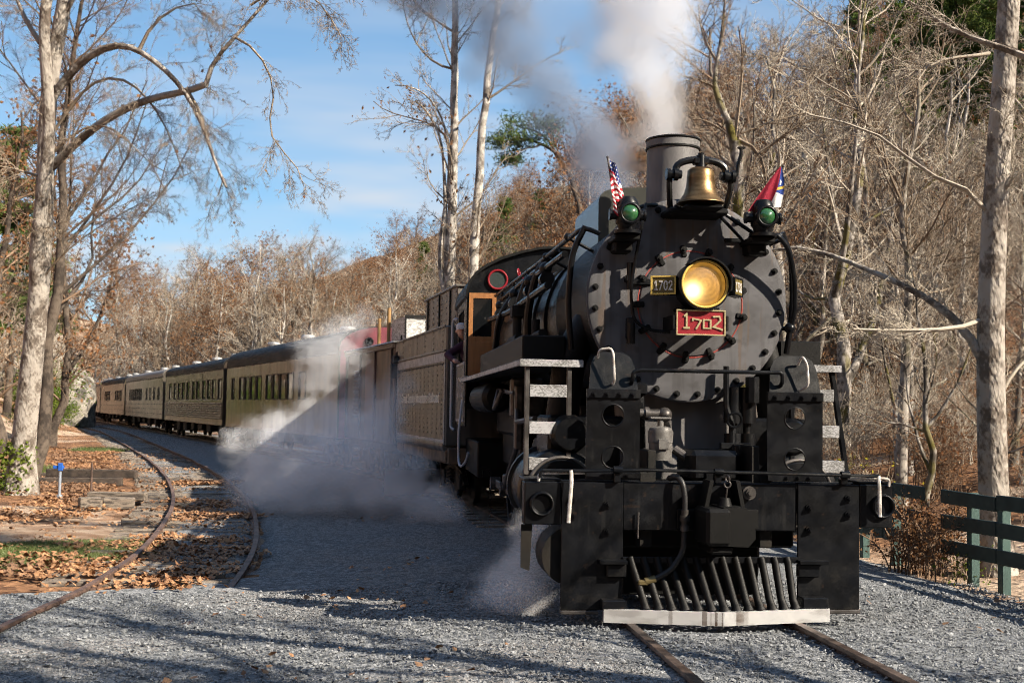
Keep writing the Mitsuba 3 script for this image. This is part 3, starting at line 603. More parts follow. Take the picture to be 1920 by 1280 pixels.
# smokebox saddle
sad = Polygon([(-.58, 1.12), (.58, 1.12), (.58, 1.45), (.46, 1.75), (.44, 2.15), (.75, 2.42), (.55, 2.25), (0, 2.0), (-.55, 2.25), (-.75, 2.42), (-.44, 2.15), (-.46, 1.75), (-.58, 1.45)]).buffer(0)
lp('smokebox_saddle', prism(Polygon([(-.60, .95), (.60, .95), (.60, 1.45), (.47, 1.80), (.50, 2.1), (.62, 2.3), (-.62, 2.3), (-.50, 2.1), (-.47, 1.80), (-.60, 1.45)]), 'y', 1.02, 2.0), 'stack_iron', 20)
lp('frame_deck', MB().add(bx(-1.05, 1.05, .05, 1.0, 1.14, 1.19, .006)).add(bx(-.55, -.47, .1, 1.1, 1.19, 1.5, .01)).add(bx(.42, .50, .1, 1.1, 1.19, 1.55, .01)), 'frame_grime', False)
# pipes, canister and pump between the shields
lp('exhaust_pipe', MB().add(tube([(-.64, .45, 1.83), (-.36, .45, 1.83), (-.30, .45, 1.83), (-.28, .5, 1.72), (-.26, .6, 1.5)], .045, 12, bend=.06)).add(cyl((-.50, .45, 1.83), (-.46, .45, 1.83), .062)).add(ball((-.31, .45, 1.82), .072)).add(tube([(-.2, .5, 1.5), (.0, .4, 1.35), (.12, .35, 1.42)], .045, 10, bend=.05)), 'steel_worn')
lp('oil_canister', MB().add(lathe([(0, 1.40), (.105, 1.40), (.108, 1.56), (.115, 1.565), (.118, 1.66), (.10, 1.70), (.05, 1.715), (0, 1.715)], (-.37, .35, 0), (0, 0, 1), 28)).add(bx(-.42, -.32, .22, .24, 1.50, 1.60)).add(cyl((-.37, .35, 1.70), (-.37, .35, 1.80), .03)).add(bx(-.48, -.28, .3, .42, 1.78, 1.80)), pbr('grey_can', tone((.13, .125, .12), .4, 9.0, 3, (.07, .065, .06)), .5))
lp('pilot_truck_frame', MB().add(bx(-.66, .66, .62, .70, .12, .78, .01)).add(bx(-.9, .9, .3, .6, .60, .78, .02)), 'black_dull', False)
lp('front_casting', MB().add(bx(-.12, .36, .2, .75, 1.2, 1.50, .05)).add(bx(.02, .10, .18, .3, 1.2, 1.32)).add(tube([(.30, .6, 1.4), (.62, .6, 1.4)], .035)).add(bx(.33, .38, .3, .42, 1.2, 1.55)), 'black_paint', 30)
pm = MB()
for x in (.46, .60): pm.add(cyl((x, .8, 1.25), (x, .8, 1.65), .085)).add(cyl((x, .8, 1.75), (x, .8, 2.1), .09)).add(cyl((x, .8, 1.6), (x, .8, 1.8), .04))
pm.add(tube([(.36, .7, 2.3), (.36, .7, 1.9), (.42, .7, 1.75), (.42, .7, 1.2)], .03, 8, bend=.05)).add(ring((.42, .62, 1.78), .07, .012, (0, 1, .2), 20, 6)).add(tube([(.62, .7, 2.2), (.62, .7, 1.95)], .07)).add(bx(.3, .6, .66, .72, 1.5, 1.56))
lp('air_pump', pm, 'black_paint', 30); pm = MB()
pm.add(tube([(-.62, .6, 2.05), (-.52, .6, 2.0), (-.5, .6, 1.5)], .05, 8, bend=.05)).add(bx(-.62, -.46, .5, .62, 2.0, 2.12, .02)).add(bx(-.6, -.48, .55, .7, 1.85, 1.95, .02))
lp('feed_valve', pm, 'black_paint', 30)
# shields with two round holes each
for s, xa, xb in ((-1, -1.13, -.64), (1, .545, 1.07)):
    cx = (xa + xb) / 2
    for_holes = [Point(cx + .0, 1.81).buffer(.097, 24), Point(cx, 1.435).buffer(.097, 24)]
    body = sbox(xa, 1.235, xb, 2.045)
    for h in for_holes: body = body.difference(h)
    key = lp('front_shield', prism(body, 'y', .02, .038), 'black_paint', False)
    sub = key[len(L) + 2:]
    w = (xb - xa) / 2 - .02
    top = Polygon([(cx - w, 0), (cx + w, 0), (cx + w - .025, .22), (cx + w - .06, .30), (cx + w - .13, .345), (cx - w + .13, .345), (cx - w + .06, .30), (cx - w + .025, .22)])
    m = trimesh.creation.extrude_polygon(top, .016, engine='earcut'); v = np.array(m.vertices)
    lp(sub + '__sloping_top', (np.stack([v[:, 0], .02 + v[:, 1] * .22 + v[:, 2], 2.046 + v[:, 1] * .975], 1), np.array(m.faces)[:, ::-1]), 'black_paint', False)
    lp(sub + '__strap', MB().add(bx(xa, xb, -.003, .0175, 1.965, 2.045, .003)), 'black_paint', False)
    lp(sub + '__foot_angle', MB().add(bx(xa, xb, -.003, .0175, 1.237, 1.30, .003)), 'black_paint', False)
    for k in range(4):
        lp(sub + '__bolt', bolt((xa + (xb - xa) * (.14 + .24 * k), -.003, 2.0), Fm, .017, .035), 'black_paint', 30)
    for k in range(3): lp(sub + '__bolt', bolt((xa + (xb - xa) * (.34 + .2 * k), -.003, 1.268), Fm, .013, .03), 'black_paint', 30)
    for h in for_holes: lp(sub + '__hole_rim', ring((h.centroid.x, .02, h.centroid.y), .099, .006, Ydir, 28, 6), 'black_paint', True)
    gx0 = cx - .02 if s < 0 else cx + .06
    if s < 0: gp = [(gx0 - .12, .05, 2.33), (gx0 - .12, -.01, 2.40), (gx0 - .02, -.05, 2.41), (gx0 + .0, -.06, 2.36), (gx0 + .015, -.05, 2.12), (gx0 + .015, .03, 2.09)]
    else: gp = [(gx0 - .02, .06, 2.30), (gx0 - .01, -.03, 2.38), (gx0 + .03, -.05, 2.30), (gx0 + .04, -.05, 2.10), (gx0 - .02, .03, 2.06)]
    lp(sub + '__grab_handle', tube(gp, .0115, 8, bend=.05), 'white_paint')
lp('cross_bar', MB().add(tube([(-.72, .03, 2.10), (-.72, -.03, 2.13), (-.72, -.04, 2.20), (-.66, -.04, 2.22), (.60, -.04, 2.22), (.66, -.04, 2.22), (.67, -.03, 2.14), (.67, .03, 2.10)], .018, 10, bend=.03)), 'black_paint')
# pilot beam, side plates
lp('pilot_beam', MB().add(bx(-.79, .82, .0, .10, .785, 1.215, .008)).add(bx(-1.35, 1.40, .102, .16, .93, 1.225, .008)), 'black_paint', False)
for s, xa, xb in ((-1, -1.35, -.792), (1, .822, 1.402)):
    key = lp('side_plate', MB().add(bx(xa, xb, -.02, .005, .085, 1.212, .005)), 'black_paint', False); sub = key[len(L) + 2:]
    pts = [(-1.24, 1.07), (-1.24, .92), (-.93, 1.02), (-.93, .78)] if s < 0 else [(.93, 1.0), (.93, .80), (1.30, 1.09), (1.30, .94)]
    for x, z in pts: lp(sub + '__bolt', bolt((x, -.02, z), Fm, .026, .055), 'black_paint', 30)
    lp(sub + '__foot', MB().add(bx(xa if s < 0 else xa + .2, xb - (.22 if s < 0 else 0), -.05, .04, .05, .083, .006)), 'steel_worn', False)
    lp(sub + '__bracket', MB().add(bx(xa + .33 if s < 0 else xa - .02, xb + .02 if s < 0 else xb - .33, -.14, -.022, .50, .535, .004)).add(bx(xa + .40 if s < 0 else xa - .02, xb + .02 if s < 0 else xb - .40, -.09, -.022, .38, .498, .01)), 'black_paint', False)
    # end box with the round socket
    ea, eb = (-1.685, -1.354) if s < 0 else (1.406, 1.72)
    eb_ = lp('beam_end', MB().add(bx(ea, eb, -.02, .16, .835 if s < 0 else .82, 1.215, .01)).add(bx(ea, eb, .0, .4, 1.217, 1.24, .004)), 'black_paint', False)
    cxx = -1.53 if s < 0 else 1.62
    lp(eb_[len(L) + 2:] + '__socket', lathe([(0, .05), (.055, .04), (.085, -.035), (.092, -.05), (.105, -.048), (.112, -.02), (.112, .0)][::-1], (cxx, -.02, 1.02), Ydir, 28), 'black_paint', True)
lp('drain_apron', MB().add(prism(Polygon([(-1.70, .45), (-1.62, .42), (-1.60, .83), (-1.70, .83)]), 'y', .05, .07)).add(cyl((-1.25, .05, .55), (-1.25, .5, .55), .26, n=28)), 'frame_grime', 30)
# coupler, hoses, uncoupling bar
cp = MB().add(bx(-.16, .06, -.50, -.05, .70, 1.02, .03)).add(prism(Polygon([(.0, .70), (.22, .69), (.285, .76), (.285, .92), (.20, 1.03), (.0, 1.03)]), 'y', -.46, -.06)).add(bx(-.10, .10, -.42, .02, .62, .70, .02)).add(cyl((.07, -.25, 1.02), (.07, -.25, 1.10), .07, .045))
lp('coupler', cp, 'black_dull', 30)
lp('coupler_pocket', MB().add(xf(MB().add(bx(-.02, .02, -.22, 0, .0, .26, .004)).arrays(), mat4([1, 0, 0], [0, 1, 0], [.2, 0, 1], [-.09, 0, .99]))).add(xf(MB().add(bx(-.02, .02, -.22, 0, .0, .26, .004)).arrays(), mat4([1, 0, 0], [0, 1, 0], [-.2, 0, 1], [.25, 0, .99]))).add(bx(-.30, .45, -.03, -.002, .80, .98, .006)), 'black_dull', False)
lp('coupler_pocket__bolt', bolt((.36, -.03, 1.13), (0, -1, 0), .042, .06), 'steel_worn', 30)
lp('lift_chain', MB().add(ring((.085, -.28, 1.27), .03, .008, (1, .3, 0), 16, 6)).add(ring((.085, -.28, 1.22), .028, .008, (0, 1, 0), 16, 6)).add(tube([(.085, -.28, 1.20), (.075, -.27, 1.10)], .009)), 'steel_worn', True)
ub = MB().add(tube([(-1.55, -.05, 1.255), (-1.55, -.06, 1.315), (-1.15, -.07, 1.315), (-.6, -.10, 1.33), (1.56, -.10, 1.295)], .016, 8, bend=.03))
for x in (-.86, .06, 1.24): ub.add(cyl((x - .04, -.09, 1.32 - .012 * x), (x + .04, -.09, 1.32 - .012 * x), .032)).add(bx(x - .03, x + .03, -.08, .0, 1.215, 1.30, .006))
lp('uncoupling_bar', ub, 'black_paint')
lp('uncoupling_bar__handle', tube([(-1.28, -.08, 1.32), (-1.275, -.09, 1.22), (-1.30, -.10, .86)], .018, 8, bend=.05), 'white_paint')
lp('uncoupling_bar__handle', MB().add(tube([(1.55, -.10, 1.30), (1.555, -.11, 1.2), (1.56, -.11, .93)], .018, 8, bend=.05)), 'white_paint')
lp('grab_rail', MB().add(tube([(-1.56, -.03, 1.22), (-1.56, -.04, 1.29), (-1.15, -.05, 1.295)], .012, 8, bend=.03)).add(tube([(1.68, -.03, 1.2), (1.68, -.04, 1.265), (1.62, -.05, 1.275), (1.2, -.05, 1.275)], .012, 8, bend=.03)), 'white_paint')
ah = MB().add(tube([(-.36, .04, 1.25), (-.31, -.04, 1.275), (-.27, -.09, 1.22), (-.25, -.10, 1.1), (-.25, -.10, .92), (-.26, -.10, .62), (-.36, -.11, .46), (-.50, -.12, .38), (-.60, -.12, .36)], .027, 10, bend=.07))
lp('air_hose', ah, 'hose_rubber', True)
lp('air_hose__fitting', MB().add(cyl((-.25, -.10, .98), (-.252, -.10, .79), .034)).add(cyl((-.25, -.10, .93), (-.25, -.10, .88), .046)).add(cyl((-.252, -.10, .84), (-.252, -.10, .80), .042)), 'steel_worn', 30)
lp('air_hose__coupling', MB().add(cyl((-.52, -.12, .375), (-.61, -.12, .35), .034)).add(bx(-.68, -.59, -.15, -.09, .315, .365, .012)), pbr('tarnished_brass', (.14, .11, .05), .4, metallic=.5), 30)
lp('hanging_chain', MB().add(tube([(-.655, -.03, .95), (-.66, -.03, .72)], .008, 6)), 'steel_worn')
# cowcatcher
pts_top = [(-.77, -.02), (.80, -.02)]
def apron(x): return -.10 - .42 * (1 - abs((x - .04)) / 1.0) ** .9 if abs(x - .04) < 1.0 else -.10
cb = MB()
xs = [-.97, .04, 1.06]
pilot = lp('cowcatcher', MB().add(bx(-.80, .83, -.045, -.005, .50, .555, .004)).add(bx(-1.0, -.78, -.16, -.022, .10, .19, .01)).add(bx(.82, 1.06, -.16, -.022, .085, .21, .01)), 'black_paint', False)
ps = pilot[len(L) + 2:]
wb = Polygon([(-.985, -.16), (.04, -.36), (1.07, -.16), (1.07, -.11), (.04, -.31), (-.985, -.11)])
lp(ps + '__bottom_bar', prism(wb, 'z', .0, .115), pbr('pilot_white', lambda p, n, uv: mix((.37, .37, .37), (.10, .085, .075), .85 * smoothstep(.66, .72, noise(p.x * 42, p.y * 2, 3.0)) * smoothstep(.5, .2, dr.abs(p.x + .1)) + .35 * smoothstep(.5, .75, fbm(p.x * 5, p.y * 5, p.z * 12, 4))), .5), False)
for k in range(13):
    t = (k + .5) / 13; xt = -.79 + 1.56 * t; xb = -.74 + 1.48 * t
    yb = -.18 * (1 - abs((xb + .06 - .04)) / 1.05) - .10
    m = MB().add(tube([(xt, -.03, .55), (xt + .01, -.05, .50), (xb + .05, yb * .88, .20), (xb + .06, yb, .15), (xb + .065, yb - .005, .118)], [.034, .034, .034, .038, .052], 10))
    lp(ps + '__bar', m, 'black_dull')
# cab
CW = 1.53
roof_pts = [(-CW, 3.70), (-1.52, 3.80), (-1.49, 3.93), (-1.38, 4.10), (-1.2, 4.24), (-.95, 4.37), (-.6, 4.49), (-.3, 4.56), (0, 4.585)]
prof = [(-CW, 2.33)] + roof_pts + [(-x, z) for x, z in roof_pts[::-1][1:]] + [(CW, 2.33)]
wall = Polygon(prof).difference(sbox(-1.50, 2.40, -1.03, 3.79))
lp('cab_front_wall', prism(wall, 'y', 9.40, 9.44), 'black_paint', 20)
outer = Polygon([(x * 1.02, z + .03) for x, z in roof_pts] + [(-x * 1.02, z + .03) for x, z in roof_pts[::-1][1:]] + [(-x, z - .01) for x, z in roof_pts] + [(x, z - .01) for x, z in roof_pts[::-1][1:]]).buffer(0)
lp('cab_roof', prism(outer, 'y', 9.30, 12.1), 'black_dull', 30)
for s in (-1, 1):
    side = MB().add(bx(s * 1.50, s * 1.53, 9.445, 10.0, 1.55, 3.72, .004)).add(bx(s * 1.50, s * 1.53, 10.002, 11.6, 1.55, 2.62, .004)).add(bx(s * 1.50, s * 1.53, 10.002, 11.6, 3.55, 3.72, .004)).add(bx(s * 1.50, s * 1.53, 11.3, 11.6, 2.622, 3.548, .004))
    lp('cab_side_wall', side, 'black_paint', False)
    pn = MB()
    for a, b, c_, d in ((9.62, 11.5, 2.60, 2.645), (9.62, 11.5, 1.62, 1.665)): pn.add(bx(s * 1.531, s * 1.548, a, b, c_, d, .002))
    for a, b in ((9.62, 9.665), (11.455, 11.5)): pn.add(bx(s * 1.531, s * 1.548, a, b, 1.667, 2.598, .002))
    lp('cab_side_frame', pn, 'stripe_grey', False)
    lp('cab_side_panel', MB().add(bx(s * 1.531, s * 1.54, 9.668, 11.452, 1.668, 2.597, .001)), 'tender_paint', False)
    lp('cab_side_number', xf(lettering('1702', .34, 1.2, .006), mat4([0, -1.0 if s < 0 else 1.0, 0], [0, 0, 1], [s, 0, 0], [s * 1.541, 10.55, 2.22])), 'stripe_grey', False)
    lp('cab_step_edge', MB().add(bx(s * 1.0, s * 1.55, 9.33, 9.395, 2.33, 2.39, .003)), 'stripe_grey', False)
lp('cab_floor', MB().add(bx(-1.5, 1.5, 9.445, 12.0, 1.85, 1.95)).add(bx(-1.3, 1.3, 9.5, 12.2, .7, 1.3, .02)).add(bx(-1.45, 1.45, 11.9, 12.0, 1.95, 3.0)), 'black_dull', False)
dd = Polygon([(-1.495, 2.40), (-1.035, 2.40), (-1.035, 3.79), (-1.495, 3.79)]).difference(sbox(-1.425, 3.06, -1.105, 3.70))
dk = lp('cab_door', prism(dd, 'y', 9.375, 9.42), 'varnished_wood', False, label='varnished wooden front door of the cab with a window')
lp('cab_door__window', MB().add(bx(-1.425, -1.105, 9.39, 9.40, 3.06, 3.70, 0)), 'dark_glass', False)
lp('cab_door__panel', MB().add(bx(-1.43, -1.10, 9.366, 9.3745, 2.48, 2.97, .004)), 'varnished_wood', False)
ph = lp('porthole', lathe([(0, 9.372), (.15, 9.372), (.15, 9.39)][::-1], (-1.02 + .0, 0, 4.02), Ydir, 32), pbr('porthole_plate', (.02, .03, .028), .4))
lp('porthole__ring', lathe([(.140, 9.398), (.140, 9.355), (.152, 9.345), (.163, 9.345), (.175, 9.358), (.175, 9.398)], (-1.02, 0, 4.02), Ydir, 40), 'red_enamel')
gi = MB().add(tube([(-1.56, 11.62, 1.45), (-1.62, 11.68, 1.5), (-1.62, 11.68, 3.4), (-1.60, 11.62, 3.5), (-1.53, 11.55, 3.5)], .028, 10, bend=.08))
lp('grab_pipe', gi, 'pipe_galvanised')
lp('grab_pipe', tube([(-1.54, 9.9, 2.0), (-1.60, 9.8, 1.5), (-1.60, 9.75, 1.0), (-1.58, 9.6, .86), (-1.50, 9.42, .95), (-1.47, 9.3, 1.12)], .022, 10, bend=.15), 'pipe_galvanised')

# ------------------------------------------------------------------ tender and cars
def chord(y0, y1):
    a = np.array([float(main_x(y0)), y0]); b = np.array([float(main_x(y1)), y1]); d = b - a
    th = math.degrees(math.atan2(-d[0], d[1])); return T().translate([a[0], a[1], 0]).rotate([0, 0, 1], th), float(np.linalg.norm(d))
def truck(key, y, tw, springs=True):
    m = MB()
    for s in (-1, 1):
        m.add(prism(Polygon([(y - 1.15, .40), (y - .9, .62), (y - .35, .74), (y + .35, .74), (y + .9, .62), (y + 1.15, .40), (y + .8, .34), (y + .35, .30), (y - .35, .30), (y - .8, .34)]), 'x', s * .98 - .05, s * .98 + .05))
        for d in (-.85, .85): m.add(bx(s * .93, s * 1.08, y + d - .13, y + d + .13, .28, .60, .02))
        for d in (-.18, 0, .18): m.add(tube([(s * 1.06 + .05 * math.cos(t), y + d + .05 * math.sin(t), .36 + .012 * t) for t in np.linspace(0, 8 * PI, 40)], .014, 5))
    m.add(bx(-1.0, 1.0, y - .16, y + .16, .55, .80, .02))
    k = put(key + '__truck', m, 'frame_grime', 30, to_world=tw)
    for d in (-.85, .85):
        wm = MB()
        for s in (-1, 1): wm.add(lathe([(0, -.06), (.40, -.06), (.40, .05), (.43, .07), (.31, .07), (.28, .03), (.10, .05), (0, .05)], (s * .76, y + d, .42), (s, 0, 0), 24))
        wm.add(cyl((-.7, y + d, .42), (.7, y + d, .42), .08))
        put(k + '__wheelset', wm, 'frame_grime', 30, to_world=tw)

tw, ln = chord(12.25, 18.55)
TN = thing('tender', 'riveted dark tender with grey stripes and railroad lettering coupled behind the locomotive', 'tender')
def tp(part, mesh, mat, smooth=False, **k): return put(f'{TN}__{part}', mesh, mat, smooth, to_world=tw, **k)
tp('tank', MB().add(bx(-1.46, 1.46, 0, ln, 1.13, 3.42, .03)), 'tender_paint')
tp('tank_skirt', lathe([(0, 0.05), (.16, .06), (.16, ln - .06), (0, ln - .05)][::-1], (-1.33, 0, 1.14), Ydir, 20), 'tender_paint', 30)
tp('bunker', MB().add(bx(-1.22, 1.22, .25, 3.9, 3.421, 4.22, .02)).add(bx(-1.26, 1.26, .2, 3.95, 4.19, 4.235, .01)), 'tender_paint')
cm = MB(); rr = random.Random(4)
for k in range(160):
    v, f = ball((0, 0, 0), 1, 6); v = v * np.array([rr.uniform(.06, .13) for _ in range(3)]) + np.array([rr.uniform(-1.1, 1.1), rr.uniform(.4, 3.7), 4.16 + rr.uniform(0, .08)]); cm.add((v, f))
put(TN + '__coal', cm, 'black_dull', to_world=tw, kind='stuff')
for y in (.9, 2.1, 3.5): tp('bunker_stay', MB().add(bx(-1.25, -1.225, y - .03, y + .03, 3.45, 4.18, .005)), 'black_dull')
for z0, z1 in ((2.74, 2.92), (1.16, 1.25)): tp('stripe', MB().add(bx(-1.472, -1.462, .02, ln - .02, z0, z1, .001)), 'stripe_grey')
for y in (.02, ln - .10): tp('stripe', MB().add(bx(-1.472, -1.462, y, y + .08, 1.252, 2.738, .001)), 'stripe_grey')
tp('coping', MB().add(bx(-1.50, -1.461, 0, ln, 2.925, 2.965, .006)).add(bx(-1.50, -1.461, 0, ln, 3.39, 3.43, .006)), 'tender_paint')
rm = MB(); rv, rf = np.array([[0, .013, 0], [0, -.013, 0], [0, 0, .013], [0, 0, -.013], [-.010, 0, 0]]), np.array([[0, 2, 4], [2, 1, 4], [1, 3, 4], [3, 0, 4]])
def riv(x, y, z, out=-1): rm.add((rv * np.array([.6, 1.0, 1.0]) * 1.8 + (x, y, z), rf))
for cidx in range(12):
    y = .35 + cidx * (ln - .7) / 11
    for r in range(15): riv(-1.462, y, 1.36 + r * .094)
    if cidx % 2 == 0:
        for r in range(4): riv(-1.462, y, 3.02 + r * .11)
for y in np.arange(.1, ln, .11): riv(-1.462, y, 2.70)
for y in np.arange(.35, 3.9, .5):
    for r in range(6): riv(-1.223, y, 3.5 + r * .12)
put(TN + '__rivets', rm, 'black_dull', to_world=tw, kind='stuff')
tp('lettering', xf(lettering('Great Smoky Mountains Railroad', .19, 4.9, .006), mat4([0, -1, 0], [0, 0, 1], [-1, 0, 0], [-1.463, ln / 2 - .1, 2.03])), pbr('letter_cream', (.60, .55, .46), .5))
tp('underframe', MB().add(bx(-1.40, 1.40, -.1, ln + .1, .80, 1.10, .01)).add(bx(-1.44, -1.401, .0, ln, .84, 1.05, .006)), pbr('rust_wood', tone((.16, .10, .06), .4, 6.0, 3, (.07, .05, .04), .5), .7))
tp('rear_ladder', MB().add(bx(-1.4, -1.36, ln + .02, ln + .06, 1.1, 3.6)).add(bx(-1.0, -.96, ln + .02, ln + .06, 1.1, 3.6)), 'black_dull')
tp('side_lamp', MB().add(bx(-1.60, -1.463, ln - .3, ln - .12, 2.9, 3.08, .02)).add(bx(-1.62, -1.463, ln + .02, ln + .2, 2.55, 2.9, .02)), 'black_dull')
for y in (1.35, ln - 1.35): truck(TN, y, tw)

# brown box car with a mesh roof hood
tw, ln = chord(19.15, 25.25)
BCk = thing('box_car', 'short brown box car with roof hood half hidden behind the drifting steam', 'railway car')
def bp(part, mesh, mat, smooth=False, **k): return put(f'{BCk}__{part}', mesh, mat, smooth, to_world=tw, **k)
bp('body', MB().add(bx(-1.45, 1.45, 0, ln, .95, 3.43, .02)), 'boxcar_brown')
bp('roof', prism(Polygon([(-1.52, 3.44), (-1.50, 3.47), (-.8, 3.52), (0, 3.55), (.8, 3.52), (1.5, 3.47), (1.52, 3.44)]), 'y', -.05, ln + .05), 'vent_metal', 25)
bp('roof_edge', MB().add(bx(-1.50, -1.451, -.02, ln + .02, 3.30, 3.43, .01)), 'boxcar_brown')
for k in range(4):
    y = .25 + k * (ln - .5) / 3
    bp('side_post', MB().add(bx(-1.50, -1.451, y - .035, y + .035, 1.0, 3.295, .006)), 'boxcar_brown')
bp('door', MB().add(bx(-1.485, -1.452, 2.1, 3.3, 1.1, 3.1, .01)), pbr('door_brown', (.08, .035, .026), .5))
for k in range(12): bp('louvre', MB().add(xf(MB().add(bx(-.02, .02, 4.05, 4.75, -.05, .05, .003)).arrays(), mat4([.8, 0, .6], [0, 1, 0], [-.6, 0, .8], [-1.475, 0, 1.6 + k * .11]))), pbr('louvre_grey', (.13, .11, .10), .5) if k == 0 else 'louvre_grey')
hood = MB().add(prism(Polygon([(-.95, 3.60), (-.95, 4.16), (.35, 4.16), (.62, 3.62)]), 'y', .95, 2.6))
bp('roof_hood', hood, 'vent_metal')
hf = MB().add(bx(-.99, .38, .90, .949, 4.13, 4.20, .004)).add(bx(-.99, -.95, .90, .949, 3.6, 4.129, .004)).add(xf(MB().add(bx(-.03, .03, .90, .949, 0, .62, .004)).arrays(), mat4([1, 0, 0], [0, 1, 0], [.46, 0, -.89], [.36, 0, 4.15])))
bp('roof_hood__frame', hf, 'black_dull')
for y, h in ((3.9, 4.30), (2.7, 4.5)): bp('exhaust_pipe', MB().add(cyl((-1.0, y, 3.5), (-1.0, y, h), .05)), 'brass_yellow' if False else pbr('pipe_ochre', (.28, .16, .06), .5) if y == 3.9 else 'pipe_ochre', 30)
bp('underframe', MB().add(bx(-1.3, 1.3, -.1, ln + .1, .75, .949, .01)), 'frame_grime')
for y in (1.3, ln - 1.3): truck(BCk, y, tw)

def coach(key, label, y0, y1, body, roof, wins, group=None, ribs=0, end=None, zt=4.14, zb=.90, name_board=None, belt=True, low_panels=None):
    tw, ln = chord(y0, y1)
    K = thing(key, label, 'passenger coach', group)
    def cp_(part, mesh, mat, smooth=False, **k): return put(f'{K}__{part}', mesh, mat, smooth, to_world=tw, **k)
    W = 1.46; eave = 3.5
    # side walls with real window openings, floor and ends
    for s in (-1, 1):
        w = sbox(.06, zb, ln - .06, eave)
        for (a, b, c, d) in wins: w = w.difference(sbox(a, c, b, d))
        cp_('side_wall', prism(w, 'x', s * W - (.05 if s > 0 else 0), s * W + (0 if s > 0 else .05)), body)
        cp_('eave_moulding', MB().add(bx(s * W, s * (W + .03), .02, ln - .02, eave - .05, eave + .005, .006)), 'coach_roof')
        if belt: cp_('belt_rail', MB().add(bx(s * W, s * (W + .018), .05, ln - .05, 2.03, 2.07, .004)), body)
    for y in (0.0, ln - .06): cp_('end_wall', prism(Polygon([(-W, zb), (W, zb), (W, eave)] + [(W * math.cos(t), eave + (zt - eave - .03) * math.sin(t) ** .8) for t in np.linspace(.1, PI - .1, 14)] + [(-W, eave)]), 'y', y, y + .06), (end if end and y == 0 else body))
    cp_('floor', MB().add(bx(-W + .06, W - .06, .07, ln - .07, zb, 1.15, 0)), 'black_dull')
    rf = [((W + .03) * math.cos(t), eave + (zt - eave) * math.sin(t) ** .62) for t in np.linspace(0, PI, 22)]
    ri = [((W - .02) * math.cos(t), eave + (zt - eave - .05) * math.sin(t) ** .62) for t in np.linspace(PI, 0, 22)]
    cp_('roof', prism(Polygon(rf + ri), 'y', .061, ln - .03), roof, 40)
    for k, (a, b, c, d) in enumerate(wins):
        for s in (-1,):
            fk = cp_('window', MB().add(prism(sbox(a - .04, c - .04, b + .04, d + .04).difference(sbox(a, c, b, d)), 'x', s * (W + .015), s * W)), 'coach_roof')
            put(fk + '__pane', MB().add(bx(s * (W - .035), s * (W - .03), a - .01, b + .01, c - .01, d + .01, 0)), 'coach_glass', to_world=tw)
    if ribs:
        for k in range(ribs):
            z = 1.22 + k * (.78 / ribs)
            cp_('fluted_rib', tube([(-W - .005, .1, z), (-W - .005, ln - .1, z)], .045, 8), body, 40)
    if low_panels:
        for z in low_panels: cp_('panel_seam', MB().add(bx(-W - .012, -W - .0005, .05, ln - .05, z, z + .025, .003)), 'coach_roof')
    if name_board: cp_('name_board', MB().add(bx(-W - .02, -W - .0005, name_board[0], name_board[1], 3.14, 3.40, .004)), 'coach_olive')
    cp_('sill', MB().add(bx(-W - .02, -W - .0005, .03, ln - .03, zb, zb + .08, .005)), body)
    eq = MB()
    r = random.Random(len(key) + int(y0))
    for k in range(5):
        y = 4.2 + k * (ln - 9.6) / 4; h = r.uniform(.3, .5); eq.add(bx(-1.3, -.5, y, y + r.uniform(.7, 1.4), zb - h, zb - .01, .02))
    eq.add(bx(-.25, .25, .2, ln - .2, .62, zb - .01))
    cp_('underfloor_gear', eq, 'frame_grime')
    for y in (2.2, ln - 2.2): truck(K, y, tw)
    gw = MB().add(prism(sbox(-.55, 1.1, .55, 3.45).difference(sbox(-.42, 1.2, .42, 3.3)), 'y', -.32, -.002)); cp_('gangway', gw, 'black_dull')
    for s in (-1, 1): cp_('steps', MB().add(bx(s * 1.42, s * 1.1, .08, .75, .40, .44)).add(bx(s * 1.42, s * 1.2, .08, .75, .66, .70)).add(bx(s * 1.42, s * 1.40, .08, .11, .40, zb)), 'frame_grime')
    for y in (3.5, 9.0, ln - 4): cp_('roof_vent', lathe([(.0, .26), (.22, .24), (.28, .15), (.26, .0)], (-.25, y, zt - .06), (0, 0, 1), 14), 'vent_metal', 30)
    return K, tw, ln, cp_

def win_row(starts, w, z0=2.12, z1=2.95): return [(a, a + w, z0, z1) for a in starts]
GR = 'coaches of the train'
c1 = coach('passenger_coach', 'gold tan coach with maroon end wall nearest the box car', 26.2, 44.4, 'coach_tan', 'coach_roof',
           win_row([15.6, 14.25, 13.05, 11.85, 9.9, 8.7, 7.5, 5.6, 4.4], .92)[:0] + [(17.2, 17.75, 2.1, 2.97)] + win_row([15.05, 13.85, 12.65, 11.45, 9.6, 8.4, 7.2, 6.0, 4.2], .95, 2.1, 2.97), GR, end='coach_maroon', belt=False, zt=4.32)
K, tw, ln, cpf = c1
cpf('end_door', MB().add(bx(-.40, .40, -.03, -.001, 1.15, 3.1, .01)), pbr('door_red', (.25, .03, .035), .4))
cpf('end_handrail', MB().add(tube([(-1.15, -.02, 1.3), (-1.15, -.08, 1.35), (-1.15, -.08, 3.2), (-.9, -.08, 3.42), (-.72, -.08, 3.3), (-.72, -.08, 1.4)], .025, 8, bend=.2)), 'black_paint', 30)
cpf('end_lamp', MB().add(lathe([(.10, 0), (.13, -.04), (.12, -.10), (.09, -.12), (0, -.06)], (-.55, 0, 3.83), (0, 1, 0), 20)), 'black_paint', 30)
cpf('corner_post', MB().add(bx(-1.49, -1.44, -.03, .05, .9, 3.5, .006)), 'coach_tan')
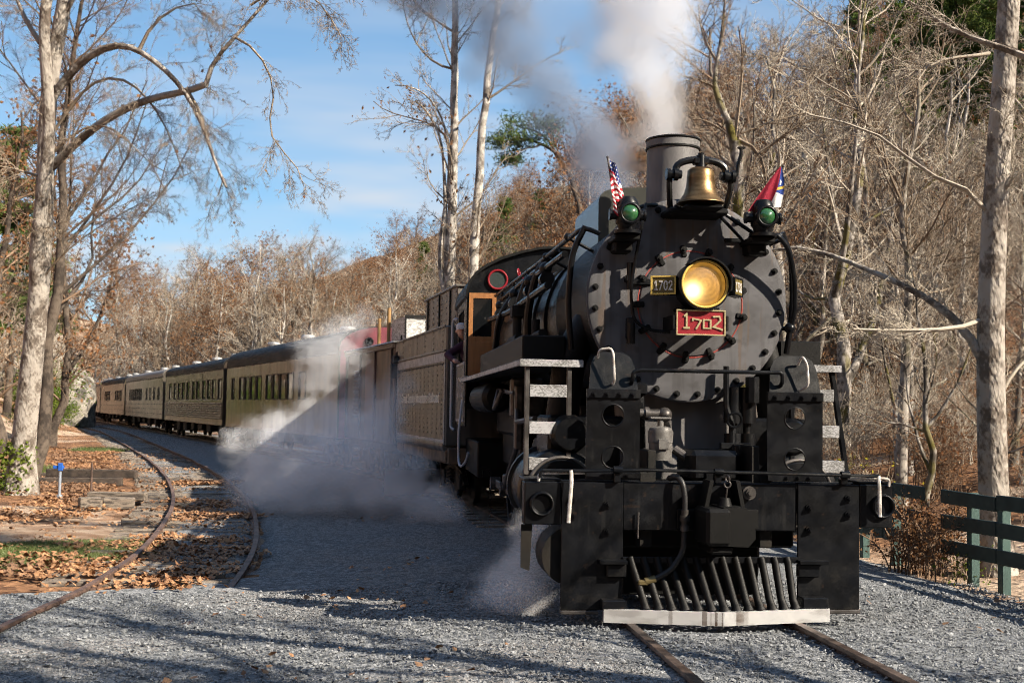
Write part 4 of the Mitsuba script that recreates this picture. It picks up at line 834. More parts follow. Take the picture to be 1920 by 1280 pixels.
coach('passenger_coach', 'brown coach with fluted ribs below its row of windows, second from the box car', 45.3, 64.3, 'coach_brown', 'coach_roof',
      win_row([.45, 2.1, 3.5, 5.0, 6.9, 8.3, 10.3, 12.0, 13.6, 15.2, 17.2], .85, 2.13, 3.0), GR, ribs=7, name_board=(6.0, 14.2))
coach('passenger_coach', 'grey tan coach with plain grey roof, third from the box car', 65.4, 86.8, 'coach_grey', pbr('roof_grey', (.15, .135, .12), .5),
      win_row([1.6, 3.9, 6.0, 8.0], .8, 2.1, 2.85) + win_row([11.4, 12.6, 13.8, 15.0, 16.2, 17.4, 18.8], .75, 2.1, 2.85), GR, low_panels=[1.2, 1.5, 1.8])
coach('passenger_coach', 'tan coach with two groups of four windows, fourth from the box car', 87.7, 109.5, 'coach_olive', 'coach_roof',
      win_row([2.5, 4.0, 5.5, 7.0], .9, 2.05, 2.85) + win_row([13, 14.5, 16, 17.5], .9, 2.05, 2.85), GR, low_panels=[1.3, 1.65])
coach('passenger_coach', 'pale grey coach with one row of seven windows, fifth from the box car', 110.4, 131, 'coach_grey', 'roof_grey',
      win_row([4 + 2.0 * k for k in range(7)], 1.2, 2.05, 2.85), GR)
coach('passenger_coach', 'dark coach at the far end partly hidden by the rock outcrop', 132, 152, 'coach_olive', 'coach_roof', win_row([3 + 2.4 * k for k in range(7)], 1.3, 2.05, 2.8), GR)

# ------------------------------------------------------------------ the driver leaning from the cab
def body(joints, bones, edge, it=12):
    parts = []
    for a, b in bones:
        (pa, ra), (pb, rb) = joints[a], joints[b]
        A = mf.Manifold.sphere(ra, 20).translate(list(pa)); B = mf.Manifold.sphere(rb, 20).translate(list(pb))
        parts.append(mf.Manifold.batch_hull([A, B]))
    m = parts[0]
    for p_ in parts[1:]: m = m + p_
    q = m.refine_to_length(edge).to_mesh()
    t = trimesh.Trimesh(q.vert_properties[:, :3], q.tri_verts, process=True)
    return trimesh.smoothing.filter_taubin(t, iterations=it)
PN = thing('person', 'engine driver in dark purple sleeve and pale cap leaning from the cab window', 'person')
O = np.array([0, .0, 0])
J = {'pel': ((-1.25, 10.95, 2.32), .16), 'waist': ((-1.27, 10.92, 2.52), .15), 'chest': ((-1.34, 10.86, 2.80), .165), 'sh_r': ((-1.50, 10.84, 2.96), .085), 'sh_l': ((-1.12, 10.86, 2.96), .085), 'neck': ((-1.41, 10.82, 3.06), .062), 'neck2': ((-1.46, 10.78, 3.13), .055),
     'el_r': ((-1.76, 10.74, 2.80), .062), 'wr_r': ((-1.66, 10.48, 2.69), .042), 'el_l': ((-.98, 10.66, 2.72), .06), 'wr_l': ((-1.1, 10.42, 2.7), .04), 'kn_r': ((-1.32, 10.5, 2.30), .085), 'kn_l': ((-1.08, 10.5, 2.30), .085), 'ft_r': ((-1.32, 10.45, 2.0), .06), 'ft_l': ((-1.08, 10.45, 2.0), .06)}
put(PN + '__body', body(J, [('pel', 'waist'), ('waist', 'chest'), ('chest', 'sh_r'), ('chest', 'sh_l'), ('sh_r', 'sh_l'), ('chest', 'neck'), ('neck', 'neck2'), ('sh_r', 'el_r'), ('el_r', 'wr_r'), ('sh_l', 'el_l'), ('el_l', 'wr_l'), ('pel', 'kn_r'), ('pel', 'kn_l'), ('kn_r', 'ft_r'), ('kn_l', 'ft_l')], .03), 'purple_cloth', True)
hj = {'a': ((-1.50, 10.74, 3.24), .105), 'b': ((-1.505, 10.70, 3.17), .075), 'n': ((-1.515, 10.622, 3.215), .016), 'n2': ((-1.51, 10.64, 3.25), .012), 'neck': ((-1.46, 10.78, 3.12), .055), 'e1': ((-1.605, 10.75, 3.22), .022), 'e2': ((-1.60, 10.755, 3.25), .018), 'e3': ((-1.395, 10.75, 3.22), .022)}
put(PN + '__head', body(hj, [('a', 'b'), ('n', 'n2'), ('neck', 'b'), ('neck', 'a'), ('e1', 'e2'), ('a', 'e1'), ('a', 'e3')], .014, 6), 'skin', True)
cap = MB().add(lathe([(.113, 3.25), (.118, 3.29), (.112, 3.34), (.07, 3.375), (0, 3.38)], (-1.50, 10.74, 0), (0, 0, 1), 24)).add(xf(lathe([(0, 0), (.085, 0), (.085, .012), (0, .014)], (0, 0, 0), (0, 0, 1), 20), mat4([1, 0, 0], [0, 1, .1], [0, 0, 1], [-1.51, 10.645, 3.262])))
put(PN + '__cap', cap, 'cap_cloth', 40)
hd = {'p0': ((-1.655, 10.465, 2.69), .036), 'p1': ((-1.64, 10.40, 2.672), .036), 'p2': ((-1.61, 10.405, 2.675), .032)}
bn = [('p0', 'p1'), ('p0', 'p2'), ('p1', 'p2')]
for k, (dx, l) in enumerate(((-.030, .045), (-.010, .052), (.012, .050), (.032, .040))):
    b0 = np.array([-1.625 + dx, 10.385, 2.675]); hd[f'f{k}a'] = (b0, .0105); hd[f'f{k}b'] = (b0 + [0, -l * .8, -.006], .0095); hd[f'f{k}c'] = (b0 + [0, -l * 1.15, -.035], .008); bn += [('p1' if k < 2 else 'p2', f'f{k}a'), (f'f{k}a', f'f{k}b'), (f'f{k}b', f'f{k}c')]
hd['t0'] = ((-1.60, 10.43, 2.675), .014); hd['t1'] = ((-1.572, 10.395, 2.665), .010); hd['t2'] = ((-1.568, 10.37, 2.65), .009); bn += [('p0', 't0'), ('t0', 't1'), ('t1', 't2')]
put(PN + '__hand', body(hd, bn, .007, 6), 'skin', True)

# ------------------------------------------------------------------ two flags beside the marker lamps
def star_shape(fx, fy, cx, cy, R):
    x, y = (fx - cx), (fy - cy)
    a = dr.atan2(x, y); r = dr.sqrt(x * x + y * y); k = 2 * PI / 5
    t = dr.abs(a - k * dr.round(a / k)) ; return dr.select(r * dr.cos(t) + r * dr.sin(t) * 1.1 < R, 1.0, 0.0)
def us_flag(p, n, uv):
    u, v = uv.x, uv.y                       # u along the fly, v from the bottom to the top of the hoist
    st = dr.floor(v * 13); red = dr.abs(st - 2 * dr.floor(st / 2)) < .5
    c = dr.select(red, mi.Color3f(.38, .018, .03), mi.Color3f(.62, .60, .58))
    can = (u < .45) & (v > 6 / 13)
    gu, gv = u / .45 * 11, (v - 6 / 13) / (7 / 13) * 9
    iu, iv = dr.floor(gu), dr.floor(gv); par = iu + iv
    on = dr.abs(par - 2 * dr.floor(par / 2)) < .5
    s = star_shape(gu - iu, gv - iv, .5, .5, .42)
    blue = dr.select(on & (s > .5), mi.Color3f(.68), mi.Color3f(.02, .035, .14))
    return dr.select(can, blue, c)
def nc_flag(p, n, uv):
    u, v = uv.x, uv.y                       # as it hangs: u from the red fly to the hoist, v from the bottom to the top
    red = mi.Color3f(.21, .014, .03)
    s = star_shape((u - .80) * 2.2, (v - .62) * 2.0, 0., 0., .16)
    blue = dr.select(s > .5, mi.Color3f(.6), mi.Color3f(.02, .045, .20))
    rib = dr.abs(v - .40 - .1 * u) < .035
    hoist = dr.select(v > .30 + .25 * (1 - u), dr.select(rib, mi.Color3f(.5, .33, .06), blue), mi.Color3f(.58, .57, .56))
    return dr.select(u < .60 + .12 * v, red, hoist)
def flag(label, base, top, fn, mat, fold, vlen, droop, side):
    k = thing('flag', label, 'flag', None)
    put(k + '__staff', MB().add(cyl(base, top, .0085)).add(ball(top, .014)), 'steel_worn', True)
    base, top = np.array(base), np.array(top); ax = (top - base) / np.linalg.norm(top - base)
    nu, nv = 60, 26; U, V = np.meshgrid(np.linspace(0, 1, nu), np.linspace(0, 1, nv), indexing='ij')
    hoist = top[None, None] - ax * ((1 - V[..., None]) * vlen + .01)
    x, y, z = fold(U, V)
    P = hoist + np.stack([x, y, z], -1)
    i, j = np.meshgrid(np.arange(nu - 1), np.arange(nv - 1), indexing='ij'); q = np.stack([i * nv + j, (i + 1) * nv + j, (i + 1) * nv + j + 1, i * nv + j + 1], -1).reshape(-1, 4)
    scene[mat] = {'type': 'twosided', 'bsdf': {'type': 'principled', 'base_color': proc(fn), 'roughness': .8, 'specular': .2}}
    put(k + '__cloth', (P.reshape(-1, 3), q), mat, True, uv=np.stack([U, V], -1).reshape(-1, 2))
def fold_us(U, V):
    g = U * .50
    x = .012 + .115 * np.abs(((g / .115 + 1) % 2) - 1) ** 1.1 * (.45 + .55 * (1 - V) + .1) * np.minimum(1, 1.2)
    y = -.02 * np.sin(g * 40 + V * 3) - .03 * U
    z = -.55 * U * .42 * (1.0) - .10 * x / .1 * (1 - V) * .6
    return x, y, z
flag('stars and stripes flag drooping beside the left marker lamp', (-.80, .43, 3.72), (-.885, .43, 4.24), us_flag, 'cloth_us', fold_us, .30, .2, 1)
def fold_nc(U, V):
    D_ = 1 - V
    x = -.02 - (.235 - .0 * V) * (1 - U) * (.06 + .94 * D_ ** .9) + .095 * D_ * U + .055 * D_ * (1 - D_) * 2 * U
    y = .022 * np.sin(U * 14 + V * 3) * D_ - .02
    z = -.055 * (1 - U) * D_ - .06 * D_
    return x, y, z
flag('red, white and blue state flag drooping beside the right marker lamp', (.70, .43, 3.78), (.83, .43, 4.22), nc_flag, 'cloth_nc', fold_nc, .34, .2, -1)

# ------------------------------------------------------------------ fence on the right
FN = thing('fence', 'dark green timber rail fence beside the gravel, part behind the locomotive', 'fence')
def fence_run(key, pts, post_at, gaps=()):
    pts = np.array(pts, float)
    for k in range(len(pts) - 1):
        a, b = pts[k], pts[k + 1]; d = b - a; l = np.linalg.norm(d); d /= l; th = math.degrees(math.atan2(-d[0], d[1]))
        for z in (.24, .55, .86):
            w = T().translate([a[0], a[1], float(land(a[0], a[1])) + .15 + z]).rotate([0, 0, 1], th).rotate([1, 0, 0], random.Random(k + int(z * 99)).uniform(-.9, .9))
            put(key + '__rail', MB().add(bx(-.045, .0, .01, l - .01, -.085, .085, .006)), 'fence_rail_paint', False, to_world=w)
    for (x, y) in post_at:
        g = float(land(x, y))
        put(key + '__post', MB().add(bx(x + .002, x + .11, y - .055, y + .055, g - .1, g + 1.08, .008)), 'fence_paint', False)
fence_run(FN, [(3.84, 11.5), (3.86, 9.1), (3.90, 6.75), (3.97, 5.35), (4.03, 4.25)], [(3.86, 9.1), (3.9, 6.75), (3.93, 6.0), (4.0, 5.12)])
F2 = thing('fence', 'dark green timber rail fence running out of the right edge of the picture', 'fence')
fence_run(F2, [(4.02, 3.75), (4.10, 2.55), (4.35, .2), (4.6, -2.2)], [(4.08, 3.14), (4.12, 2.50), (4.36, .2), (4.6, -2.2)])
# ------------------------------------------------------------------ small things on the left bank
SW = thing('switch_stand', 'blue lever on a thin grey post by the siding', 'switch stand')
sx_, sy_ = -9.68, 16.05; g = float(land(sx_, sy_))
put(SW + '__post', MB().add(cyl((sx_, sy_, g - .05), (sx_, sy_, g + .68), .03)).add(cyl((sx_, sy_, g - .05), (sx_, sy_, g + .12), .06)), 'pipe_galvanised', 30)
put(SW + '__target', MB().add(bx(sx_ - .15, sx_ + .08, sy_ - .02, sy_ + .02, g + .67, g + .74, .01)).add(bx(sx_ - .04, sx_ + .06, sy_ - .05, sy_ - .02, g + .63, g + .80, .01)), 'blue_paint', False)
put('pipe_marker', MB().add(cyl((-9.15, 16.6, g - .1), (-9.15, 16.6, g + .78), .022)), 'rail_rust', 30); labels['pipe_marker'] = {'label': 'thin rusty iron stake right of the blue switch stand', 'category': 'stake'}
put('board_scrap', MB().add(xf(MB().add(bx(-.6, .6, -.07, .07, 0, .05)).arrays(), mat4([.98, .1, .05], [-.1, 1, 0], [0, 0, 1], [-9.7, 21.4, g + .25]))), 'paint_scrap', False); labels['board_scrap'] = {'label': 'long pale board lying on dark timbers behind the switch stand', 'category': 'board'}
def timber(label, x, y, l, w, h, rot, z=0, mat='sleeper_wood'):
    k = thing('timber', label, 'timber', 'old timbers on the left bank')
    v = put(k, MB().add(bx(-l / 2, l / 2, -w / 2, w / 2, 0, h, .015)), mat, False, to_world=T().translate([x, y, float(land(x, y)) - .02 + z]).rotate([0, 0, 1], rot))
    return v
_keys_fix = dict(_keys)
def lone(key, label, cat, mesh, mat, tw, group=None, smooth=False):
    k = put(key, mesh, mat, smooth, to_world=tw); labels[k] = {'label': label, 'category': cat}
    if group: labels[k]['group'] = group
for lab, x, y, l, w, h, rot, z in (('short orange brown timber block end on beside the siding sleepers', -8.55, 13.9, .42, .32, .26, 20, 0), ('weathered grey timber block right of the orange one', -8.1, 14.4, .6, .35, .22, 8, 0), ('grey plank stacked on the weathered blocks by the siding', -8.3, 15.2, 1.2, .25, .16, -6, .12),
                              ('dark long sleeper lying behind the blue switch stand', -10.6, 20.8, 2.5, .26, .2, 4, 0), ('second dark sleeper stacked on the one behind the switch stand', -10.2, 21.3, 2.3, .26, .2, -8, .2), ('dark sleeper at the foot of the big sycamore', -11.6, 22.4, 2.4, .26, .2, 14, 0)):
    lone('timber', lab, 'timber', MB().add(bx(-l / 2, l / 2, -w / 2, w / 2, 0, h, .015)), 'creosote_wood' if 'dark' in lab else 'sleeper_wood', T().translate([x, y, float(land(x, y)) - .02 + z]).rotate([0, 0, 1], rot), 'old timbers on the left bank')
def boulder(label, c, r, seed, key='boulder', sub=3, group=None):
    m = trimesh.creation.icosphere(sub); v = np.array(m.vertices)
    n = meshkit.fbm(v * 1.3 + seed, 4, seed) - .5; v = v * (1 + .9 * n)[:, None]; v = np.sign(v) * np.abs(v) ** .8
    v = v * np.asarray(r) + np.asarray(c)
    lone(key, label, 'boulder' if key == 'boulder' else 'rock outcrop', (v, np.array(m.faces)), 'rock', T(), group, 40)
gz = lambda x, y: float(land(x, y))
boulder('pale grey boulder half sunk beside the grass patch', (-8.75, 6.9, gz(-8.75, 6.9) + .06), (.26, .2, .16), 3)
boulder('small dark boulder left of the pale one by the grass', (-9.2, 7.2, gz(-9.2, 7.2) + .04), (.2, .17, .12), 5)
boulder('large pale rock outcrop at the far bend beside the train', (-30.9, 92, 1.0), (4.5, 6.5, 4.8), 11, 'rock_outcrop', 5)

# ------------------------------------------------------------------ trees
def tubes_batch(P, R, sides):
    P, R = np.asarray(P, float), np.asarray(R, float)          # (N, n, 3), (N, n)
    N, n = R.shape
    t = np.gradient(P, axis=1); t /= np.linalg.norm(t, axis=2, keepdims=True) + 1e-9
    ref = np.where(np.abs(t[:, :1, 2:]) < .8, np.array([0, 0, 1.0]), np.array([1.0, 0, 0]))
    a = np.cross(t, ref); a /= np.linalg.norm(a, axis=2, keepdims=True) + 1e-9; b = np.cross(t, a)
    an = np.arange(sides) * 2 * PI / sides
    v = P[:, :, None] + R[:, :, None, None] * (np.cos(an)[:, None] * a[:, :, None] + np.sin(an)[:, None] * b[:, :, None])
    i, j = np.meshgrid(np.arange(n - 1), np.arange(sides), indexing='ij')
    q = np.stack([i * sides + j, i * sides + (j + 1) % sides, (i + 1) * sides + (j + 1) % sides, (i + 1) * sides + j], -1).reshape(-1, 4)
    f = np.vstack([q[:, [0, 1, 2]], q[:, [0, 2, 3]]])
    return v.reshape(-1, 3), (f[None] + (np.arange(N) * n * sides)[:, None, None]).reshape(-1, 3)

class Wood:
    """Limbs and twigs of one tree: thick ones go to the trunk mesh, thin ones to the crown mesh."""
    def __init__(s, seed, split=.035): s.r = np.random.default_rng(seed); s.lines = {}; s.split = split; s.ends = []
    def line(s, P, R):
        thick = R[0] > s.split
        sides = 10 if R[0] > .12 else 6 if R[0] > .05 else 4 if R[0] > .022 else 3
        s.lines.setdefault((thick, len(P), sides), []).append((P, R))
    def limb(s, ctrl, r0, r1, n=None, wob=.0):
        c = np.asarray(ctrl, float); d = np.r_[0, np.cumsum(np.linalg.norm(np.diff(c, axis=0), axis=1))]
        n = n or int(max(6, d[-1] / .35)); u = np.linspace(0, d[-1], n)
        P = CubicSpline(d, c)(u) if len(c) > 2 else np.stack([np.interp(u, d, c[:, k]) for k in range(3)], 1)
        if wob: P[1:] += s.r.normal(0, wob, (n - 1, 3)) * np.linspace(.3, 1, n - 1)[:, None]
        R = r0 + (r1 - r0) * (u / d[-1]) ** .8
        s.line(P, R); return P, R
    def sprout(s, P, R, lv, prm):
        if lv >= len(prm['n']): return
        L = np.linalg.norm(np.diff(P, axis=0), axis=1).sum()
        lo, hi = prm['n'][lv]; k = s.r.integers(lo, hi + 1); t0 = prm['t0'][lv]
        for t in np.sort(s.r.uniform(t0, 1.0, k)):
            x = t * (len(P) - 1); i = min(int(x), len(P) - 2); f = x - i
            p = P[i] * (1 - f) + P[i + 1] * f; rad = R[i] * (1 - f) + R[i + 1] * f
            d = P[i + 1] - P[i]; d /= np.linalg.norm(d) + 1e-9
            w = s.r.normal(size=3); w -= d * (w @ d); w /= np.linalg.norm(w) + 1e-9
            if prm.get('flat') and lv > 0: w[2] *= .6
            an = s.r.uniform(*prm['ang'][lv]); d = d * math.cos(an) + w * math.sin(an)
            l = prm['len'][lv] * (L if lv else prm['H']) * s.r.uniform(.6, 1.15) * (1.0 - prm.get('cone', .45) * (t if lv == 0 else t * .5))
            n = prm['pts'][lv]; r0 = min(rad * .75, max(prm['rmin'], l * prm['thin'])); r1 = max(prm['rmin'] * .6, r0 * .3)
            Q = np.empty((n, 3)); Q[0] = p; st = l / (n - 1)
            up = prm['up'][lv]; wb = prm['wob'][lv]
            for m in range(1, n):
                d = d + s.r.normal(0, wb, 3); d[2] += up * (1.0 if m < n * .7 else prm.get('tip', 1.0)); d /= np.linalg.norm(d)
                Q[m] = Q[m - 1] + d * st
            RR = np.linspace(r0, r1, n); s.line(Q, RR)
            if lv == len(prm['n']) - 1 or lv >= len(prm['n']) - 2: s.ends.append(Q[-1])
            s.sprout(Q, RR, lv + 1, prm)
    def mesh(s, thick):
        m = MB()
        for (th, n, sides), ls in s.lines.items():
            if th == thick: m.add(tubes_batch([p for p, r in ls], [r for p, r in ls], sides))
        return m if m.v else None
    def leaves(s, count, size, seed, spread=.12, hang=True):
        r = np.random.default_rng(seed); e = np.array(s.ends)
        c = e[r.integers(0, len(e), count)] + r.normal(0, spread, (count, 3))
        return cards(c, size, r)

def cards(c, size, r, slim=.6):
    n = len(c); a = r.normal(size=(n, 3)); a /= np.linalg.norm(a, axis=1, keepdims=True); b = np.cross(a, r.normal(size=(n, 3))); b /= np.linalg.norm(b, axis=1, keepdims=True)
    h = np.cross(a, b); s = (size * r.uniform(.6, 1.25, n))[:, None]
    v = np.stack([c - a * s * .5, c + b * s * slim * .5 + h * s * .12, c + a * s * .5, c - b * s * slim * .5 + h * s * .12], 1).reshape(-1, 3)
    k = np.arange(n)[:, None] * 4; f = np.vstack([k + [0, 1, 2], k + [0, 2, 3]]); return v, f

PR = dict(H=9.0, n=[(22, 26), (7, 9), (6, 8), (3, 4)], t0=[.22, .12, .1, .1], ang=[(.6, 1.15), (.45, 1.0), (.4, 1.0), (.4, 1.0)], len=[.42, .45, .42, .5], pts=[7, 5, 4, 3],
          thin=.013, rmin=.006, up=[.06, .03, .02, .01], wob=[.11, .16, .2, .22], cone=.5)
def bare_tree(seed, H, r0, prm=None, lean=(0, 0), forks=0, split=.04):
    W = Wood(seed, split); p = dict(PR, H=H); p.update(prm or {})
    n = 12; z = np.linspace(-.3, H, n); r = np.random.default_rng(seed + 99)
    P = np.stack([np.cumsum(r.normal(0, H * .012, n)) + lean[0] * (np.clip(z, 0, H) / H) ** 1.2, np.cumsum(r.normal(0, H * .012, n)) + lean[1] * (np.clip(z, 0, H) / H) ** 1.2, z], 1)
    P[:, :2] -= P[0, :2]
    R = r0 * np.clip(1.12 - z / H, .06, 1.3) ** .85; R[0] *= 1.5; R[1] *= 1.05
    W.line(P, R); W.sprout(P, R, 0, p)
    for k in range(forks):
        i = 2 + int(r.integers(0, 3)); an = r.uniform(0, 6.28); d = np.array([math.cos(an), math.sin(an), 0])
        Q, RQ = W.limb([P[i], P[i] + d * H * .08 + [0, 0, H * .12], P[i] + d * H * .16 + [0, 0, H * .34], P[i] + d * H * .2 + [0, 0, H * .55]], R[i] * .7, .015, 9, .04); W.sprout(Q, RQ, 0, dict(p, H=H * .7, n=[(12, 15)] + p['n'][1:], t0=[.3] + p['t0'][1:]))
    return W

def shapegroup(name, parts):
    """parts: {part name: (mesh, bsdf, smooth)}"""
    scene[name] = {'type': 'shapegroup', **{k: mikit.ply(m.arrays() if isinstance(m, MB) else m, b, smooth=s) for k, (m, b, s) in parts.items() if m is not None}}
def place(key, group, x, y, rot=0., s=1., z=None, tilt=0., sz=1.):
    z = float(land(x, y)) if z is None else z
    scene[key] = {'type': 'instance', 'shapegroup': {'type': 'ref', 'id': group}, 'to_world': T().translate([x, y, z - .05]).rotate([1, 0, 0], tilt).rotate([0, 0, 1], rot).scale([s, s, s * sz])}
def own_tree(key, label, W, tb, cb, off, group=None, leaves=None, cat='tree'):
    K = thing(key, label, cat, group); tw = T().translate(list(off))
    if (m := W.mesh(True)) is not None: put(K + '__trunk', m, tb, True, to_world=tw)
    if (m := W.mesh(False)) is not None: put(K + '__crown', m, cb, True, to_world=tw)
    if leaves is not None: put(K + '__leaves', leaves[0], leaves[1], False, to_world=tw, kind='stuff')
    return K
def ray_at(px, py, dist):
    """A point the given distance in front of the lens (used once to stand things where the photograph shows them)."""
    r = np.cross(FWD, UP); return EYE + (FWD + (px - 960) / F_PX * r - (py - 640) / F_PX * UP) * dist

# --- the big sycamore on the left bank
LIM = dict(H=5.0, n=[(11, 13), (7, 8), (5, 6), (2, 3)], t0=[.18, .1, .1, .1], ang=[(.4, 1.0), (.4, 1.0), (.4, 1.0), (.4, 1.0)], len=[.36, .50, .42, .5], pts=[9, 6, 5, 3], thin=.008, rmin=.0055,
           up=[-.10, -.10, -.07, -.03], wob=[.13, .17, .2, .2], cone=.35)
W = Wood(21, .05)
def D(px, py, d): return ray_at(px, py, d)
Pm, Rm = W.limb([D(38, 925, 27), D(42, 860, 27), D(58, 700, 27), D(78, 480, 27), D(86, 300, 27), D(95, 150, 26.9), D(118, 20, 26.8), D(128, -150, 26.7)], .29, .14, 26)
Rm[0] *= 1.5; Rm[1] *= 1.2
Pb, Rb = W.limb([D(72, 560, 27), D(76, 400, 26.6), D(92, 230, 26.4), D(84, 90, 26.2), D(104, -60, 26.1)], .17, .11, 18)
lims = [([D(96, 190, 26.9), D(150, 120, 26.5), D(228, 86, 26.0), D(275, 105, 25.7), D(340, 165, 25.4), D(385, 250, 25.2), D(410, 320, 25.1), D(425, 352, 25)], .105, .028),
        ([D(95, 315, 27), D(150, 262, 26.6), D(210, 218, 26.2), D(290, 184, 25.8), D(360, 168, 25.4), D(388, 158, 25.2)], .105, .065),
        ([D(385, 162, 25.2), D(400, 120, 25.1), D(440, 70, 25), D(480, 25, 24.9), D(515, -15, 24.8)], .06, .03),
        ([D(440, 70, 25), D(490, 110, 24.8), D(512, 190, 24.7), D(505, 240, 24.6), D(545, 300, 24.5), D(570, 350, 24.4)], .028, .010),
        ([D(350, 168, 25.4), D(385, 250, 25.3), D(402, 300, 25.2), D(420, 350, 25.1), D(408, 368, 25.1)], .04, .013),
        ([D(262, 92, 25.8), D(285, 50, 25.7), D(330, 15, 25.6), D(368, 8, 25.5), D(382, 30, 25.4)], .045, .012),
        ([D(102, 245, 26.9), D(140, 190, 26.6), D(190, 150, 26.3), D(230, 150, 26.1), D(280, 190, 25.9), D(320, 260, 25.7), D(345, 330, 25.6)], .05, .010),
        ([D(90, 300, 26.7), D(150, 245, 26.3), D(190, 235, 26.1), D(250, 275, 25.8), D(315, 325, 25.6)], .04, .010),
        ([D(75, 80, 26.4), D(45, 30, 26.4), D(20, -40, 26.4)], .07, .03), ([D(70, 330, 26.8), D(30, 318, 26.6), D(-20, 310, 26.6)], .035, .012),
        ([D(82, 520, 26.9), D(150, 450, 26.6), D(230, 400, 26.3), D(300, 360, 26.1)], .03, .008), ([D(470, 10, 25), D(560, -20, 24.6), D(610, 20, 24.2), D(640, 70, 24)], .03, .01),
        ([D(120, 30, 26.8), D(170, -40, 26.4), D(240, -80, 26)], .06, .02)]
for c, a, b in lims:
    Q, R_ = W.limb(c, a, b); W.sprout(Q, R_, 0, dict(LIM, H=3.6))
W.sprout(Pm, Rm, 0, dict(LIM, H=3.4, n=[(16, 18)] + LIM['n'][1:], t0=[.38, .1, .1, .1], up=[.02, -.06, -.05, -.02]))
W.sprout(Pb, Rb, 0, dict(LIM, H=3.0, n=[(7, 9)] + LIM['n'][1:]))
r_ = np.random.default_rng(5); e_ = np.array(W.ends)[r_.integers(0, len(W.ends), 260)]
own_tree('sycamore_tree', 'big pale sycamore on the left bank with arching limbs over the siding', W, 'bark_sycamore', 'twig_tan', (0, 0, 0), None, (cards(e_[:90] - [0, 0, .08], .08, r_, .8), 'leaf_brown'))

# --- two tall pale trunks standing behind the train
def pole_tree(key, label, pts, r0, r1, seed, tall=2.6, bark_='bark_pale', extra=(), n=(18, 22), t0=.25, group=None, leaves=0, rmin=.010):
    W = Wood(seed, .05); P, R = W.limb(pts, r0, r1, 22, .02); R[0] *= 1.3
    W.sprout(P, R, 0, dict(PR, H=tall / .42, n=[n, (5, 7), (3, 5), (1, 2)], t0=[t0, .15, .1, .1], ang=[(.5, 1.0), (.4, .9), (.4, .9), (.4, 1)], up=[.07, .05, .03, .02], rmin=rmin, cone=.2))
    for c, a, b in extra:
        Q, R_ = W.limb(c, a, b); W.sprout(Q, R_, 0, dict(PR, H=tall / .6, n=[(8, 10), (5, 7), (3, 4), (1, 2)], rmin=rmin))
    lv = None
    if leaves:
        r = np.random.default_rng(seed); low = [e for e in W.ends if e[2] < np.median([x[2] for x in W.ends])]; e = np.array(low)[r.integers(0, len(low), leaves)]
        lv = (cards(e - [0, 0, .1] + r.normal(0, .2, e.shape), .16, r, .5), 'leaf_brown')
    return own_tree(key, label, W, bark_, 'twig_tan', (0, 0, 0), group, lv)
d1, d2 = 44., 43.
g1 = D(843, 790, d1)
pole_tree('pale_trunk_tree', 'tall straight pale tree behind the cab, left of the two slim trunks', [D(838, 800, d1), D(840, 620, d1), D(848, 400, d1), D(852, 200, d1), D(853, 40, d1), D(855, -120, d1)], .26, .10, 31, 3.2,
          extra=[([D(838, 560, d1), D(830, 420, d1), D(842, 300, d1), D(800, 180, d1), D(740, 160, d1)], .12, .02), ([D(838, 620, d1), D(836, 480, d1), D(833, 330, d1), D(825, 260, d1), D(780, 190, d1)], .14, .03), ([D(848, 300, d1), D(800, 230, d1), D(745, 215, d1), D(700, 190, d1)], .05, .015), ([D(850, 130, d1), D(800, 105, d1), D(770, 60, d1), D(755, 0, d1)], .05, .015), ([D(850, 60, d1), D(800, 25, d1), D(765, -10, d1)], .05, .015)], leaves=170)
pole_tree('pale_trunk_tree', 'tall slightly leaning pale tree behind the cab, right of the two slim trunks', [D(880, 800, d2), D(884, 600, d2), D(893, 400, d2), D(904, 250, d2), D(918, 120, d2), D(934, 0, d2), D(948, -110, d2)], .25, .09, 32, 2.6,
          extra=[([D(908, 190, d2), D(960, 155, d2), D(1010, 120, d2), D(1055, 96, d2)], .05, .012), ([D(925, 60, d2), D(950, 25, d2), D(975, 10, d2)], .04, .012), ([D(890, 500, d2), D(930, 420, d2), D(950, 370, d2)], .05, .012)], n=(14, 17))
# --- right-hand trunks
dR = 15.2
W = Wood(41, .045)
P, R = W.limb([D(1868, 1085, dR), D(1863, 900, dR), D(1858, 700, dR), D(1862, 480, dR), D(1872, 300, dR), D(1884, 130, dR), D(1893, -20, dR), D(1900, -250, dR)], .205, .125, 26); R[0] *= 1.45; R[1] *= 1.15
mossy = [([D(1935, 110, 14.2), D(1880, 90, 14.3), D(1800, 62, 14.5), D(1730, 20, 14.7), D(1690, -5, 14.8)], .05, .018), ([D(1850, 395, dR), D(1800, 350, 15), D(1735, 322, 14.9), D(1665, 265, 14.8), D(1600, 235, 14.8), D(1515, 215, 14.9)], .042, .010),
         ([D(1855, 100, 15), D(1780, 110, 14.8), D(1740, 125, 14.7), D(1722, 150, 14.6)], .03, .008), ([D(1850, 690, dR), D(1800, 610, 15.3), D(1740, 560, 15.6), D(1660, 520, 16), D(1590, 490, 16.4), D(1500, 465, 16.8), D(1440, 470, 17)], .065, .025),
         ([D(1840, 600, dR), D(1790, 615, 15), D(1700, 620, 15), D(1600, 618, 15)], .035, .02), ([D(1870, 380, dR), D(1905, 330, 15), D(1940, 300, 15)], .03, .01), ([D(1865, 770, dR), D(1900, 700, 15.2), D(1945, 660, 15.4)], .04, .015)]
for c, a, b in mossy:
    Q, R_ = W.limb(c, a, b); W.sprout(Q, R_, 0, dict(LIM, H=2.2, up=[.03, .0, 0, 0], n=[(8, 10), (6, 8), (5, 6), (2, 3)]))
